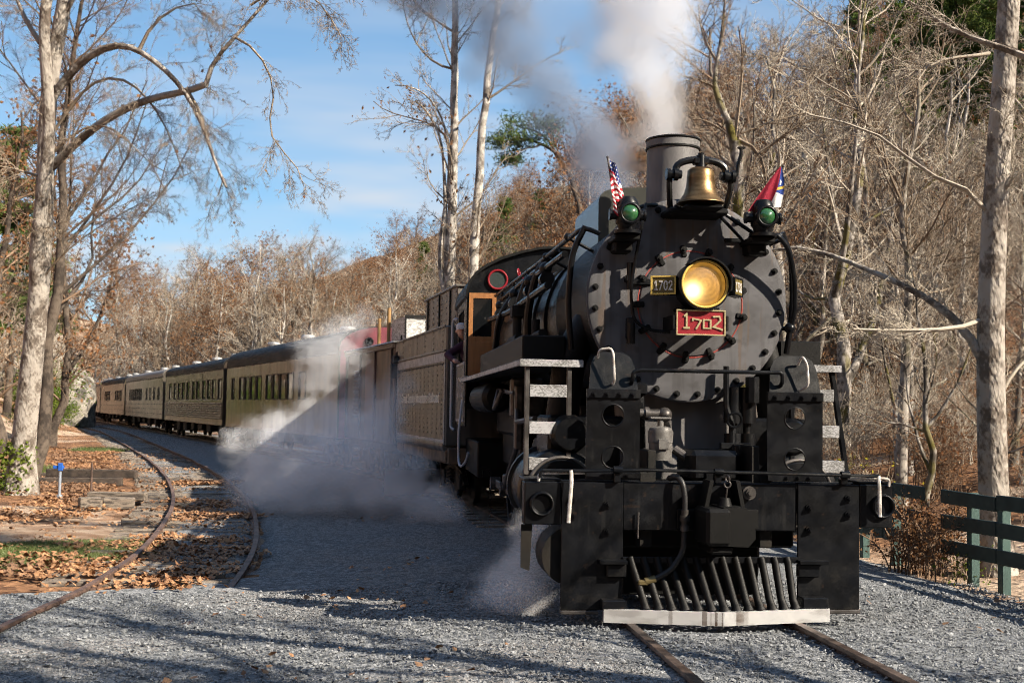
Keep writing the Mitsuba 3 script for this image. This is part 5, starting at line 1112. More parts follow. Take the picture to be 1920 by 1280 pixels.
W.sprout(P, R, 0, dict(LIM, H=2.4, n=[(12, 14), (7, 9), (5, 6), (2, 3)], t0=[.35, .1, .1, .1], up=[.03, 0, 0, 0]))
own_tree('sycamore_tree', 'stout pale sycamore trunk just behind the fence at the right edge', W, 'bark_sycamore', 'twig_pale', (0, 0, 0))
dq = 22.
pole_tree('slim_tree', 'slim upright grey tree between the locomotive and the right sycamore', [D(1690, 950, dq), D(1692, 800, dq), D(1700, 650, dq), D(1702, 500, dq), D(1692, 380, dq), D(1712, 260, dq), D(1720, 120, dq)], .125, .03, 43, 2.6, 'bark_grey', t0=.15, rmin=.007,
          extra=[([D(1700, 620, dq), D(1730, 540, dq), D(1790, 470, dq), D(1810, 440, dq)], .045, .012), ([D(1702, 560, dq), D(1745, 460, dq), D(1780, 420, dq)], .035, .010)])
dm = 25.
pole_tree('mossy_tree', 'dark mossy tree with forked crown right behind the chimney', [D(1392, 760, dm), D(1388, 560, dm), D(1384, 420, dm), D(1382, 300, dm), D(1376, 262, dm)], .15, .11, 45, 2.0, 'bark_mossy', t0=.3, rmin=.007,
          extra=[([D(1376, 266, dm), D(1352, 200, dm), D(1340, 165, dm), D(1348, 100, dm), D(1356, 40, dm), D(1362, -20, dm)], .085, .02), ([D(1378, 262, dm), D(1388, 180, dm), D(1392, 120, dm), D(1385, 50, dm)], .05, .015), ([D(1342, 165, dm), D(1310, 150, dm), D(1282, 143, dm)], .045, .015),
                 ([D(1376, 264, dm), D(1340, 235, dm), D(1295, 220, dm)], .04, .012), ([D(1384, 262, dm), D(1420, 285, dm), D(1432, 310, dm), D(1436, 350, dm), D(1445, 380, dm)], .05, .03), ([D(1424, 288, dm), D(1440, 275, dm), D(1490, 240, dm), D(1520, 180, dm)], .045, .012), ([D(1390, 250, dm), D(1460, 225, dm), D(1540, 205, dm)], .03, .01), ([D(1348, 120, dm), D(1320, 70, dm), D(1310, 10, dm)], .04, .012)])

# --- kinds of which there are many
kinds = {}
def kind(name, W, tb, cb, leaves=None):
    shapegroup(name, {'trunk': (W.mesh(True), tb, True), 'crown': (W.mesh(False), cb, True), **({'leaves': (leaves[0], leaves[1], False)} if leaves else {})})
for k in range(4): kind(f'near_bare_{k}', bare_tree(100 + k, 10.0, .15, dict(n=[(17, 20), (6, 8), (5, 6), (2, 3)], rmin=.0085, thin=.014), (random.Random(k).uniform(-1.2, 1.2), random.Random(k + 9).uniform(-1, 1)), forks=k % 3), ('bark_grey', 'bark_pale', 'bark_mossy', 'bark_grey')[k], ('twig_pale', 'twig_tan', 'twig_pale', 'twig_brown')[k])
for k in range(3): kind(f'shade_tree_{k}', bare_tree(140 + k, 10.0, .19, dict(n=[(14, 17), (5, 7), (4, 5)], t0=[.22, .2, .2], len=[.38, .45, .42], pts=[6, 5, 3], thin=.026, rmin=.012, ang=PR['ang'][:3]), (.4 * k, .3), split=.04), 'bark_grey', 'twig_tan')
far_prm = dict(n=[(18, 22), (7, 9), (6, 8)], t0=[.15, .12, .1], ang=PR['ang'][:3], len=[.42, .45, .5], pts=[5, 4, 2], rmin=.014, thin=.016)
for k in range(6):
    W = bare_tree(200 + k, 10.0, .15, far_prm, (random.Random(k).uniform(-1, 1), 0), forks=k % 2, split=.06)
    kind(f'far_bare_{k}', W, ('bark_pale', 'bark_grey', 'bark_pale', 'bark_dark', 'bark_grey', 'bark_pale')[k], ('twig_pale', 'twig_tan', 'twig_brown', 'twig_brown', 'twig_pale', 'twig_tan')[k],
         (W.leaves(1500, .17, k, .3), 'leaf_brown') if k in (2, 3) else (W.leaves(500, .16, k, .3), 'leaf_brown') if k == 4 else None)
def bush(seed, H, stems, leafy=None, n2=7):
    W = Wood(seed, .05); r = np.random.default_rng(seed)
    for k in range(stems):
        a = r.uniform(0, 2 * PI); sp = r.uniform(.15, .75) * H; b = r.normal(0, .25, 2)
        h = H * r.uniform(.5, 1.0)
        Q, R_ = W.limb([(b[0], b[1], -.1), (b[0] + sp * .35 * math.cos(a), b[1] + sp * .35 * math.sin(a), h * .6), (b[0] + sp * math.cos(a), b[1] + sp * math.sin(a), h * r.uniform(.75, 1.05))], .014, .006, 6, .04)
        W.sprout(Q, R_, 0, dict(PR, H=H * .6, n=[(n2, n2 + 3), (4, 6)], t0=[.15, .1], len=[.42, .5], pts=[4, 2], ang=[(.4, 1.1), (.4, 1)], rmin=.006, up=[0, 0], wob=[.2, .2]))
    return W
bushes = {}
for k in range(4):
    W = bush(300 + k, 2.6, 22, n2=5)
    lv = {1: (W.leaves(500, .09, 1, .2), 'leaf_brown'), 2: (W.leaves(900, .08, 2, .2), 'leaf_brown')}.get(k)
    shapegroup(f'bush_{k}', {'twigs': (W.mesh(False), ('twig_pale', 'twig_tan', 'twig_brown', 'twig_pale')[k], True), **({'leaves': (lv[0], lv[1], False)} if lv else {})})
W = bush(310, 2.4, 22); shapegroup('green_bush', {'twigs': (W.mesh(False), 'twig_tan', True), 'leaves': (W.leaves(5200, .12, 3, .22), 'leaf_green', False)})
# conifers: short needle sprays set along drooping boughs
def conifer(seed, H, spread, n, c0=.25):
    r = np.random.default_rng(seed); W = Wood(seed, .03); P, R = W.limb([(0, 0, -.2), (.1, 0, H * .5), (0, .1, H)], .16, .02, 10)
    pts, dirs = [], []
    for k in range(n):
        t = r.uniform(c0, 1) ** .8; z = H * t; l = spread * (1.08 - t) ** .7 * r.uniform(.5, 1.1); a = r.uniform(0, 2 * PI)
        d = np.array([math.cos(a), math.sin(a), r.uniform(-.15, .25)]); Q, RQ = W.limb([(0, 0, z), d * l * .5 + [0, 0, z], d * l + [0, 0, z - .12 * l]], .02, .006, 5)
        for u in np.linspace(.25, 1, 9):
            m = 12; c = np.array([0, 0, z]) + d * l * u; pts.append(c + r.normal(0, .14, (m, 3)) * [1, 1, .5])
    c = np.vstack(pts); return W, cards(c, .34, r, .16)
for k in range(2):
    W, nd = conifer(400 + k, 10., 2.6, 95, .2); shapegroup(f'pine_{k}', {'trunk': (W.mesh(True), 'bark_dark', True), 'boughs': (W.mesh(False), 'twig_brown', True), 'needles': (nd, 'needle_green', False)})

def px_of(x, y, z):
    d = np.array([x, y, z]) - EYE; w = d @ FWD; r = np.cross(FWD, UP); return 960 + F_PX * (d @ r) / w, 640 - F_PX * (d @ UP) / w, w
cnt = 0
seen_at = {}
def tree_thing(key, label, group_obj, x, y, rot, s, group, sz=1., cat='tree', tilt=0):
    k = numbered(key); seen_at[k] = px_of(x, y, float(land(x, y)))[0]; labels[k] = {'label': label, 'category': cat, 'group': group}; place(k, group_obj, x, y, rot, s, tilt=tilt, sz=sz); return k
# bare trees on the slope beyond the fence
def beside(px):
    for lim, word in ((60, 'left of the big sycamore'), (150, 'beyond the rock outcrop'), (250, 'behind the farthest coaches'), (322, 'behind the grey tan coach'), (436, 'behind the fluted brown coach'), (545, 'behind the gold coach, far half'), (645, 'behind the gold coach, near half'), (745, 'behind the brown box car'), (872, 'behind the tender'), (1110, 'behind the cab roof'),
                      (1400, 'behind the smokebox'), (1500, 'just right of the smokebox'), (1590, 'right of the marker lamps'), (1670, 'left of the slim grey tree'), (1750, 'right of the slim grey tree'), (1845, 'left of the stout sycamore'), (9999, 'right of the stout sycamore')):
        if px < lim: return word
def looks(g): return {'near_bare_0': 'grey barked', 'near_bare_1': 'pale barked', 'near_bare_2': 'mossy', 'near_bare_3': 'brown twigged', 'far_bare_0': 'pale', 'far_bare_1': 'grey', 'far_bare_2': 'brown leaved', 'far_bare_3': 'dark russet leaved', 'far_bare_4': 'sparsely leaved', 'far_bare_5': 'tan'}[g]
def sized(h): return 'low' if h < 6.6 else 'medium' if h < 9.2 else 'tall'
def away(w): return 'near' if w < 24 else 'mid distance' if w < 45 else 'far'
R1 = random.Random(12)
used = []
def spaced(x, y, d):
    if any((x - a) ** 2 + (y - b) ** 2 < d * d for a, b in used): return False
    used.append((x, y)); return True
n1 = 0
while n1 < 42:
    y = R1.uniform(-1, 34); s = R1.uniform(6.3, 24); x = float(main_x(y)) + s
    if not spaced(x, y, 1.9): continue
    px, py, w = px_of(x, y, float(land(x, y)))
    if abs((x - 0) * .78 + (y - .8)) / 1.268 < 3.4: continue
    if px < 1230 or px > 2050 or (1800 < px < 1930 and w < 16): continue
    h = R1.uniform(5.0, 8.0) if w < 26 else R1.uniform(6, 9.5)
    if 1600 < px < 1920: h = min(h, w * .20)
    if 1400 < px < 1620: h = h * 1.3
    if px < 1400: h = min(h, 8.5)
    gk = f'near_bare_{R1.randrange(4)}'
    tree_thing('bare_tree', f'{sized(h)} {looks(gk)} tree {beside(px)}, {away(w)} row', gk, x, y, R1.uniform(0, 360), h / 10, 'bare trees on the slope behind the fence', tilt=R1.uniform(-9, 9)); n1 += 1
# trees along the far side of the train
n2 = 0
while n2 < 60:
    y = R1.uniform(36, 165); s = R1.uniform(5.5, 9 + (y - 30) * .14); x = float(main_x(y)) + s
    if not spaced(x, y, 2.6): continue
    px, py, w = px_of(x, y, float(land(x, y)))
    if px > 1120: continue
    h = min(18, max(6, w * (.115 if px > 560 else .118) * R1.uniform(.72, 1.08)))
    gk = f'far_bare_{R1.randrange(6)}'
    tree_thing('bare_tree', f'{sized(h)} {looks(gk)} tree {beside(px)}, {away(w)} row', gk, x, y, R1.uniform(0, 360), h / 10, 'bare trees behind the train'); n2 += 1
# left bank trees
W = bare_tree(150, 14.0, .17, dict(n=[(26, 30), (7, 9), (6, 8), (3, 4)], rmin=.007, thin=.010), (.5, .3)); p = D(46, 890, 31)
own_tree('bank_tree', 'dark trunked leafless tree just left of the big sycamore', W, 'bark_dark', 'twig_brown', (p[0], p[1], gz(p[0], p[1])), 'leafless trees on the left bank')
for lab, px, d, h, g, sz in (('slender leafless tree on the bank above the green shrubs', 92, 58, 14, 3, 1), ('leaning leafless tree at the left edge behind the ivy', 2, 44, 13, 3, 1)):
    p = D(px, 880, d); tree_thing('bank_tree', lab, f'far_bare_{g}', p[0], p[1], 40 * d, h / 10, 'leafless trees on the left bank', sz)
n3 = 0
while n3 < 16:
    y = R1.uniform(40, 120); x = float(main_x(y)) - R1.uniform(15 - 8.4 * min(1, (y - 25) / 60), 32)
    if not spaced(x, y, 2.8): continue
    px, py, w = px_of(x, y, float(land(x, y)))
    if px > 150 or px < -60: continue
    tree_thing('bank_tree', 'leafless tree in the thicket on the left bank beyond the sycamore', f'far_bare_{R1.randrange(6)}', x, y, R1.uniform(0, 360), R1.uniform(.8, 1.3), 'trees in the left thicket'); n3 += 1
# shrubs: green ones by the outcrop, bare ones behind the fence and along the train
for lab, px, d, s in (('green shrub below the outcrop on the left bank, nearest the sycamore', 72, 62, .9), ('green shrub with yellow leaves left of the rock outcrop', 99, 79, .95), ('tall green shrub on the bank above the rock outcrop', 66, 92, 2.0), ('green shrub high on the left bank behind the bare trees', 78, 76, 1.5)):
    p = D(px, 805, d); tree_thing('green_shrub', lab, 'green_bush', p[0], p[1], 77 * d, s, 'green shrubs on the left bank', cat='shrub')
n4 = 0
while n4 < 56:
    y = R1.uniform(-2, 30); s = R1.uniform(4.5, 17); x = float(main_x(y)) + s
    px, py, w = px_of(x, y, float(land(x, y)))
    if px < 1280 or px > 2000: continue
    if s < 6.4: continue
    k = numbered('bare_shrub'); bk = R1.choice([0, 0, 1, 2, 3]); bs = R1.uniform(.45, 1.0); labels[k] = {'label': f'{"small" if bs < .7 else "big"} {("pale twigged", "thinly leaved", "brown leaved", "pale leafless")[bk]} shrub {beside(px)}, {away(w)} row', 'category': 'shrub', 'group': 'leafless shrubs behind the fence'}
    place(k, f'bush_{bk}', x, y, R1.uniform(0, 360), bs); n4 += 1; seen_at[k] = px
for k in range(60):
    y = R1.uniform(22, 120); x = float(main_x(y)) + R1.uniform(3.6, 9)
    kk = numbered('trackside_shrub'); bk = R1.randrange(4); px, py, w = px_of(x, y, 1.5); labels[kk] = {'label': f'{("pale twigged", "thinly leaved", "brown leaved", "pale leafless")[bk]} trackside shrub {beside(px)}, {away(w)} row', 'category': 'shrub', 'group': 'leafless shrubs behind the train'}
    seen_at[kk] = px; place(kk, f'bush_{bk}', x, y, R1.uniform(0, 360), R1.uniform(.8, 1.5))
W = bush(333, 1.0, 44, n2=8); K = thing('dry_weeds', 'clump of dead brown weeds growing through the gap in the fence', 'weeds')
put(K + '__stems', W.mesh(False), 'twig_brown', True, to_world=T().translate([3.95, 4.15, gz(3.95, 4.15)])); put(K + '__leaves', W.leaves(2600, .045, 8, .08), 'leaf_brown', False, to_world=T().translate([3.95, 4.15, gz(3.95, 4.15)]), kind='stuff')
W = bush(334, 1.2, 16); K = thing('yellow_shrub', 'small shrub with yellow leaves beside the right ladder of the locomotive', 'shrub')
p = D(1625, 760, 19); put(K + '__stems', W.mesh(False), 'twig_tan', True, to_world=T().translate([p[0], p[1], gz(p[0], p[1]) + .3])); put(K + '__leaves', W.leaves(170, .06, 8, .07), 'leaf_yellow', False, to_world=T().translate([p[0], p[1], gz(p[0], p[1]) + .3]), kind='stuff')
W = bush(335, .9, 14); K = thing('vine', 'green leafy vine at the foot of the right fence post', 'plant')
put(K + '__stems', W.mesh(False), 'twig_tan', True, to_world=T().translate([4.0, 3.25, gz(4.0, 3.25)]).scale(.5)); put(K + '__leaves', W.leaves(160, .10, 8, .1), 'leaf_green', False, to_world=T().translate([4.0, 3.25, gz(4.0, 3.25)]).scale(.5), kind='stuff')
# ivy up the sycamore
iv = np.random.default_rng(9); zz = iv.uniform(0, 1.35, 900) ** 1.1; an = iv.uniform(0, 2 * PI, 900)
b0, b1 = D(38, 925, 27), D(52, 760, 27)
c = b0 + (b1 - b0) * (zz / 2.4)[:, None] + np.stack([np.cos(an), np.sin(an), 0 * an], 1) * (.36 - zz * .03)[:, None] + iv.normal(0, .05, (900, 3)) + [-.10, -.05, 0]
K = put('ivy', cards(c[:560], .10, iv, .8), 'leaf_green', False); labels[K] = {'label': 'green ivy climbing the foot of the left sycamore', 'category': 'ivy'}
# a crooked pine above the ridge and pines on the right hill
for lab, px, py, d, h in (('dark green pine high on the right hill, tallest at the top edge', 1790, 330, 62, 1.75), ('pine on the right hill left of the tallest one', 1705, 300, 60, 1.45), ('pale green pine low on the right hill above the slope trees', 1655, 330, 56, 1.15), ('pine between the right sycamore and the hill top', 1745, 250, 75, 2.0), ('pine at the upper right corner behind the sycamore', 1895, 300, 66, 2.0), ('small pine at the left end of the right hill pines', 1610, 240, 84, 1.5), ('pine just right of the stout sycamore trunk', 1940, 300, 58, 1.7)):
    x, y = D(px, py, d)[:2]; tree_thing('pine_tree', lab, f'pine_{int(px) % 2}', x, y, px, h, 'pines on the right hill')
for lab, px, d, h in (('dark pine on the ridge left of the slim trunks', 425, 150, 1.2), ('pine on the far ridge between the slim trunks and the smoke', 940, 130, 1.15), ('second small pine on the ridge below the smoke', 1010, 120, 1.0), ('green pine at the left edge behind the bare trees', 15, 70, 1.7), ('pine on the far ridge right of the tender', 790, 170, 1.1)):
    x, y = D(px, 700, d)[:2]; tree_thing('pine_tree', lab, f'pine_{int(px) % 2}', x, y, px, h, 'pines on the far ridge')
dp = 60.
W = Wood(61, .05); P, R = W.limb([D(1105, 560, dp), D(1090, 420, dp), D(1065, 320, dp), D(1040, 285, dp)], .22, .12, 12, .03)
rp = np.random.default_rng(6); nd = []
for c, a, b in (([D(1040, 285, dp), D(1000, 265, dp), D(960, 262, dp), D(925, 278, dp)], .09, .03), ([D(1040, 285, dp), D(1010, 250, dp), D(975, 240, dp), D(950, 236, dp)], .07, .02), ([D(1050, 295, dp), D(1035, 250, dp), D(1030, 235, dp)], .06, .02), ([D(1020, 270, dp), D(985, 280, dp), D(940, 285, dp)], .05, .02)):
    Q, R_ = W.limb(c, a, b, 12, .04); W.sprout(Q, R_, 0, dict(PR, H=2.6, n=[(10, 12), (4, 6)], len=[.4, .5], pts=[4, 3], t0=[.25, .2], ang=[(.6, 1.2), (.4, .9)], up=[.05, .03], wob=[.1, .1], rmin=.015))
e_ = np.array(W.ends); c = e_[rp.integers(0, len(e_), 2600)] + rp.normal(0, .22, (2600, 3)) * [1.3, 1.3, .6]
own_tree('pine_tree', 'crooked pine with flat green crown leaning left above the ridge', W, 'bark_dark', 'twig_brown', (0, 0, 0), None, (cards(c, .30, rp, .16), 'needle_green'))
# the wood on the hill that reads as one mass
hn = 0; tries = 0
while hn < 330 and tries < 20000:
    tries += 1
    a = R1.uniform(-.36, .60) + _a; d = 40 + 210 * R1.random() ** 1.25; x, y = EYE[0] + d * math.sin(a), EYE[1] + d * math.cos(a)
    s = float(sdist(x, y))
    if not (11 < s < 150): continue
    z = float(land(x, y)); px, py, w = px_of(x, y, z)
    if not (60 < px < 2080): continue
    h = R1.uniform(7, 11.5) * (1.0 if d > 90 else .85) * (1.25 if px > 1080 else 1.0)
    hn += 1
    place(f'hillside_wood__{hn:03d}', f'far_bare_{R1.randrange(6)}', x, y, R1.uniform(0, 360), h / 10)
labels['hillside_wood'] = {'label': 'leafless brown and grey wood covering the hillside behind the train', 'category': 'wood', 'kind': 'stuff'}
for k in range(150):
    a = R1.uniform(-.30, .55) + _a; d = 38 + 120 * R1.random(); x, y = EYE[0] + d * math.sin(a), EYE[1] + d * math.cos(a); s = float(sdist(x, y))
    if s < 9: continue
    place(f'hillside_brush__{k:03d}', f'bush_{R1.randrange(4)}', x, y, R1.uniform(0, 360), R1.uniform(1.2, 2.2))
labels['hillside_brush'] = {'label': 'low brown brush between the trunks of the hillside wood', 'category': 'brush', 'kind': 'stuff'}
for k in range(110):
    y = R1.uniform(95, 190) if k < 26 else R1.uniform(172, 280); x = float(main_x(y)) + (-R1.uniform(7, 45) if k < 26 else R1.uniform(-60, 35)); place(f'bank_wood__{k:03d}', f'far_bare_{R1.randrange(6)}', x, y, R1.uniform(0, 360), R1.uniform(.9, 1.4) if k < 26 else R1.uniform(1.1, 1.7))
labels['bank_wood'] = {'label': 'leafless wood beyond the far bend on the left', 'category': 'wood', 'kind': 'stuff'}
for k in range(90):
    x = R1.uniform(-75, 6); y = -34 - R1.uniform(0, 60); place(f'valley_wood__{k:03d}', ('pine_0', 'far_bare_1', 'pine_1')[k % 3], x, y, R1.uniform(0, 360), R1.uniform(1.0, 1.7))
labels['valley_wood'] = {'label': 'mixed wood on the valley side behind the photographer', 'category': 'wood', 'kind': 'stuff'}
# trees standing right of the photographer, whose shade falls across the gravel
for k, (x, y, h) in enumerate(((5.2, -7.6, 10.0), (6.1, -9.5, 11.0), (5.4, -10.8, 11.0), (7.4, -12.0, 13.0), (9.0, -12.4, 13.0), (6.3, -13.0, 12), (4.4, -12.0, 9), (10.4, -16.0, 15), (4.2, -9.3, 7.5), (8.4, -14.8, 13))):
    tree_thing('near_tree', f'{("first", "second", "third", "fourth", "fifth", "sixth", "seventh", "eighth", "ninth", "tenth")[k]} leafless tree beside the yard right of the camera', f'shade_tree_{k % 3}', x, y, k * 67, h / 10, 'trees right of the camera')

same = {}
for k in seen_at: same.setdefault(labels[k]['label'], []).append(k)
for lab, ks in same.items():
    ks.sort(key=lambda k: seen_at[k]); n = len(ks)
    for i, k in enumerate(ks) if n > 1 else ():
        word = 'leftmost' if i == 0 else 'rightmost' if i == n - 1 else 'middle' if n == 3 else ('second third fourth fifth sixth seventh eighth ninth tenth eleventh twelfth thirteenth fourteenth fifteenth sixteenth'.split())[min(i - 1, 14)] + ' leftmost'
        new = f'{word} {lab}'
        if len(new.split()) <= 16: labels[k]['label'] = new

# ------------------------------------------------------------------ leaves, stones and grass
def leaf_patch(seed, n, size=.09):
    r = np.random.default_rng(seed); c = np.stack([r.uniform(-.5, .5, n), r.uniform(-.5, .5, n), r.uniform(.005, .05, n)], 1)
    a = r.uniform(0, 2 * PI, n); s = size * r.uniform(.32, 1.2, n); ti = r.normal(0, .35, (n, 2))
    base = np.array([(-.5, 0), (-.2, .42), (.15, .30), (.5, 0), (.15, -.30), (-.2, -.42)]); cur = np.array([.0, .22, .12, .05, .12, .22])
    x = base[None, :, 0] * np.cos(a)[:, None] - base[None, :, 1] * np.sin(a)[:, None]; y = base[None, :, 0] * np.sin(a)[:, None] + base[None, :, 1] * np.cos(a)[:, None]
    z = cur[None] * r.uniform(-.3, 1.2, n)[:, None] + x * ti[:, :1] + y * ti[:, 1:]
    v = (c[:, None] + np.stack([x, y, z], -1) * s[:, None, None]).reshape(-1, 3); k = np.arange(n)[:, None] * 6
    f = np.vstack([k + t for t in ([0, 1, 5], [1, 2, 4], [1, 4, 5], [2, 3, 4])]); return v, f
for k in range(2): shapegroup(f'leaf_patch_{k}', {'leaf': (leaf_patch(k, 230), 'dry_leaf', False)})
shapegroup('leaf_mid', {'leaf': (leaf_patch(5, 55, .08), 'dry_leaf', False)})
shapegroup('leaf_sparse', {'leaf': (leaf_patch(7, 9, .075), 'dry_leaf', False)})
ln_ = 0
def strew(group, x, y, s=1., dz=0.):
    global ln_
    ln_ += 1; e = .4
    nx, ny = (float(land(x - e, y)) - float(land(x + e, y))) / (2 * e), (float(land(x, y - e)) - float(land(x, y + e))) / (2 * e)
    scene[f'fallen_leaves__{ln_:03d}'] = {'type': 'instance', 'shapegroup': {'type': 'ref', 'id': group}, 'to_world': T().translate([x, y, float(land(x, y)) + dz]).rotate([1, 0, 0], -math.degrees(math.atan(ny))).rotate([0, 1, 0], math.degrees(math.atan(nx))).rotate([0, 0, 1], R1.uniform(0, 360)).scale(s)}
for y in np.arange(3.6, 46, .85):
    for x in np.arange(-17, 0, .9):
        xs_ = x + R1.uniform(-.3, .3); ys_ = y + R1.uniform(-.3, .3); sx = float(siding_x(ys_)); o = xs_ - sx
        nz = float(meshkit.fbm(np.array([xs_ * .4, ys_ * .4, 5.]), 3, 8))
        if o > .75: continue
        full = True
        if -.75 < o and (ys_ > 24 or (nz < .47 and ys_ > 7.5)): full = False
        if -2.0 < o < -.72 and nz < .72: full = False
        if o < -1.7 and bare_patch.buffer(.3).contains(Point(xs_, ys_)): full = False
        if o < -1.7 and nz < .40: full = False
        if not full:
            if R1.random() < (.6 if ys_ < 30 else .25): strew('leaf_mid' if R1.random() < .7 else 'leaf_sparse', xs_, ys_, 1.0, .03)
            continue
        strew(f'leaf_patch_{R1.randrange(2)}', xs_, ys_, .95 if ys_ < 20 else 1.1, .02)
for k in range(60):
    x, y = R1.uniform(-7.5, 5), R1.uniform(-6, 12)
    if -1.4 < x < 1.45 and y > -1: continue
    strew('leaf_sparse', x, y, 1.0, .035)
labels['fallen_leaves'] = {'label': 'dry orange brown leaves strewn over the left bank, siding and gravel', 'category': 'leaves', 'kind': 'stuff'}
def stone_patch(seed, n):
    r = np.random.default_rng(seed); m = MB()
    protos = []
    for k in range(7):
        p = r.normal(size=(9, 3)); p /= np.linalg.norm(p, axis=1, keepdims=True); p *= r.uniform(.7, 1.1, (9, 1)); q = mf.Manifold.hull_points(p).to_mesh(); protos.append((np.array(q.vert_properties[:, :3]), np.array(q.tri_verts)))
    for k in range(n):
        v, f = protos[k % 7]; s = .5 * r.choice([.018, .026, .034, .05], p=[.45, .33, .17, .05]) * r.uniform(.8, 1.2); a = r.uniform(0, 2 * PI); c, sn = math.cos(a), math.sin(a)
        v = v * np.array([s * r.uniform(.9, 1.4), s, s * r.uniform(.6, .9)]); v = np.stack([v[:, 0] * c - v[:, 1] * sn, v[:, 0] * sn + v[:, 1] * c, v[:, 2]], 1) + (r.uniform(-.5, .5), r.uniform(-.5, .5), r.uniform(-.2, .45) * s)
        m.add((v, f))
    return m
for k in range(3): shapegroup(f'stone_patch_{k}', {'stone': (stone_patch(50 + k, 620), 'stone', False)})
sn_ = 0
for y in np.arange(-6.5, 3.5, 1.0):
    for x in np.arange(-9.5, 6.5, 1.0):
        px, py, w = px_of(x, y, -.15)
        if not (-120 < px < 2050) or py > 1420 or w < 3: continue
        if not yard.buffer(-.35).contains(Point(x, y)): continue
        sn_ += 1; scene[f'loose_gravel__{sn_:03d}'] = {'type': 'instance', 'shapegroup': {'type': 'ref', 'id': f'stone_patch_{R1.randrange(3)}'}, 'to_world': T().translate([x, y, (float(land(x - .4, y)) + float(land(x + .4, y)) + float(land(x, y - .4)) + float(land(x, y + .4))) / 4 + .028]).rotate([1, 0, 0], math.degrees(math.atan((float(land(x, y + .4)) - float(land(x, y - .4))) / .8))).rotate([0, 1, 0], -math.degrees(math.atan((float(land(x + .4, y)) - float(land(x - .4, y))) / .8))).rotate([0, 0, 1], R1.choice([0, 90, 180, 270]) + R1.uniform(-8, 8))}
labels['loose_gravel'] = {'label': 'loose grey gravel stones covering the yard in the foreground', 'category': 'gravel', 'kind': 'stuff'}
def grass_patch(seed, n):
    r = np.random.default_rng(seed); P, Rr = [], []
    b = np.stack([r.uniform(-.5, .5, n), r.uniform(-.5, .5, n), np.full(n, -.01)], 1); a = r.uniform(0, 2 * PI, n); h = r.uniform(.03, .10, n); l = h * r.uniform(.2, .9, n)
    d = np.stack([np.cos(a) * l, np.sin(a) * l, h], 1); w = np.stack([-np.sin(a), np.cos(a), 0 * a], 1) * .004
    v = np.stack([b - w, b + w, b + d * .6 + w * .7 + [0, 0, .008], b + d], 1).reshape(-1, 3); k = np.arange(n)[:, None] * 4; return v, np.vstack([k + [0, 1, 2], k + [0, 2, 3]])
shapegroup('grass_patch', {'blade': (grass_patch(3, 1500), 'grass_blade', False)})
gn = 0
for k in range(120):
    x, y = R1.uniform(-9.2, -6.6), R1.uniform(4.2, 8.3)
    if float(meshkit.fbm(np.array([x * .6, y * .6, 2.]), 3, 3)) < .42 or abs(y - (4.6 + (x + 9.5) * 1.05)) > 1.35: continue
    gn += 1; scene[f'grass__{gn:03d}'] = {'type': 'instance', 'shapegroup': {'type': 'ref', 'id': 'grass_patch'}, 'to_world': T().translate([x, y, gz(x, y) - .01]).rotate([0, 0, 1], R1.uniform(0, 360)).scale(R1.uniform(.6, 1.1))}
for x, y in ((-14.5, 43), (-15.2, 44), (-14.9, 41.8), (-12.0, 24.5), (-13.2, 26)):
    gn += 1; scene[f'grass__{gn:03d}'] = {'type': 'instance', 'shapegroup': {'type': 'ref', 'id': 'grass_patch'}, 'to_world': T().translate([x, y, gz(x, y)]).scale([1.6, 1.6, 2.4])}
labels['grass'] = {'label': 'low green grass beside the siding sleepers', 'category': 'grass', 'kind': 'stuff'}

# ------------------------------------------------------------------ steam and smoke
def vapour(name, label, lo, hi, cells, density, albedo, scale):
    lo, hi = np.array(lo, float), np.array(hi, float); nx, ny, nz_ = cells
    X, Y, Z = [lo[k] + (np.arange(c) + .5) / c * (hi[k] - lo[k]) for k, c in enumerate(cells)]
    z, y, x = np.meshgrid(Z, Y, X, indexing='ij')
    d = np.clip(density(x, y, z), 0, 1)
    e = np.minimum.reduce([(x - lo[0]), (hi[0] - x), (y - lo[1]), (hi[1] - y), (hi[2] - z)]); d = d * np.clip(e / .25, 0, 1)
    grid = mi.VolumeGrid(np.ascontiguousarray(d[..., None], np.float32))
    tw = T().translate(lo.tolist()).scale((hi - lo).tolist())
    scene[name + '_medium'] = {'type': 'heterogeneous', 'albedo': rgb(*albedo), 'scale': float(scale), 'sigma_t': {'type': 'gridvolume', 'grid': grid, 'to_world': tw, 'filter_type': 'trilinear', 'wrap_mode': 'clamp'}}
    scene[name] = {'type': 'cube', 'to_world': T().translate(((lo + hi) / 2).tolist()).scale(((hi - lo) / 2).tolist()), 'bsdf': {'type': 'null'}, 'interior': {'type': 'ref', 'id': name + '_medium'}}
    labels[name] = {'label': label, 'category': 'smoke' if 'smoke' in name else 'steam', 'kind': 'stuff'}
def puff(x, y, z, f, seed, octaves=5): return meshkit.fbm(np.stack([x * f, y * f, z * f], -1), octaves, seed)
def along(path, x, y, z):
    """Distance to a bent path, divided by its radius there, and the place along it (0 to 1)."""
    best = np.full(x.shape, 9.0); tt = np.zeros(x.shape); path = np.asarray(path, float)
    for k in range(len(path) - 1):
        a, b = path[k, :3], path[k + 1, :3]; d = b - a
        t = np.clip(((x - a[0]) * d[0] + (y - a[1]) * d[1] + (z - a[2]) * d[2]) / (d @ d), 0, 1)
        q = np.sqrt((x - a[0] - t * d[0]) ** 2 + (y - a[1] - t * d[1]) ** 2 + (z - a[2] - t * d[2]) ** 2) / (path[k, 3] + t * (path[k + 1, 3] - path[k, 3]))
        tt = np.where(q < best, (k + t) / (len(path) - 1), tt); best = np.minimum(best, q)
    return best, tt
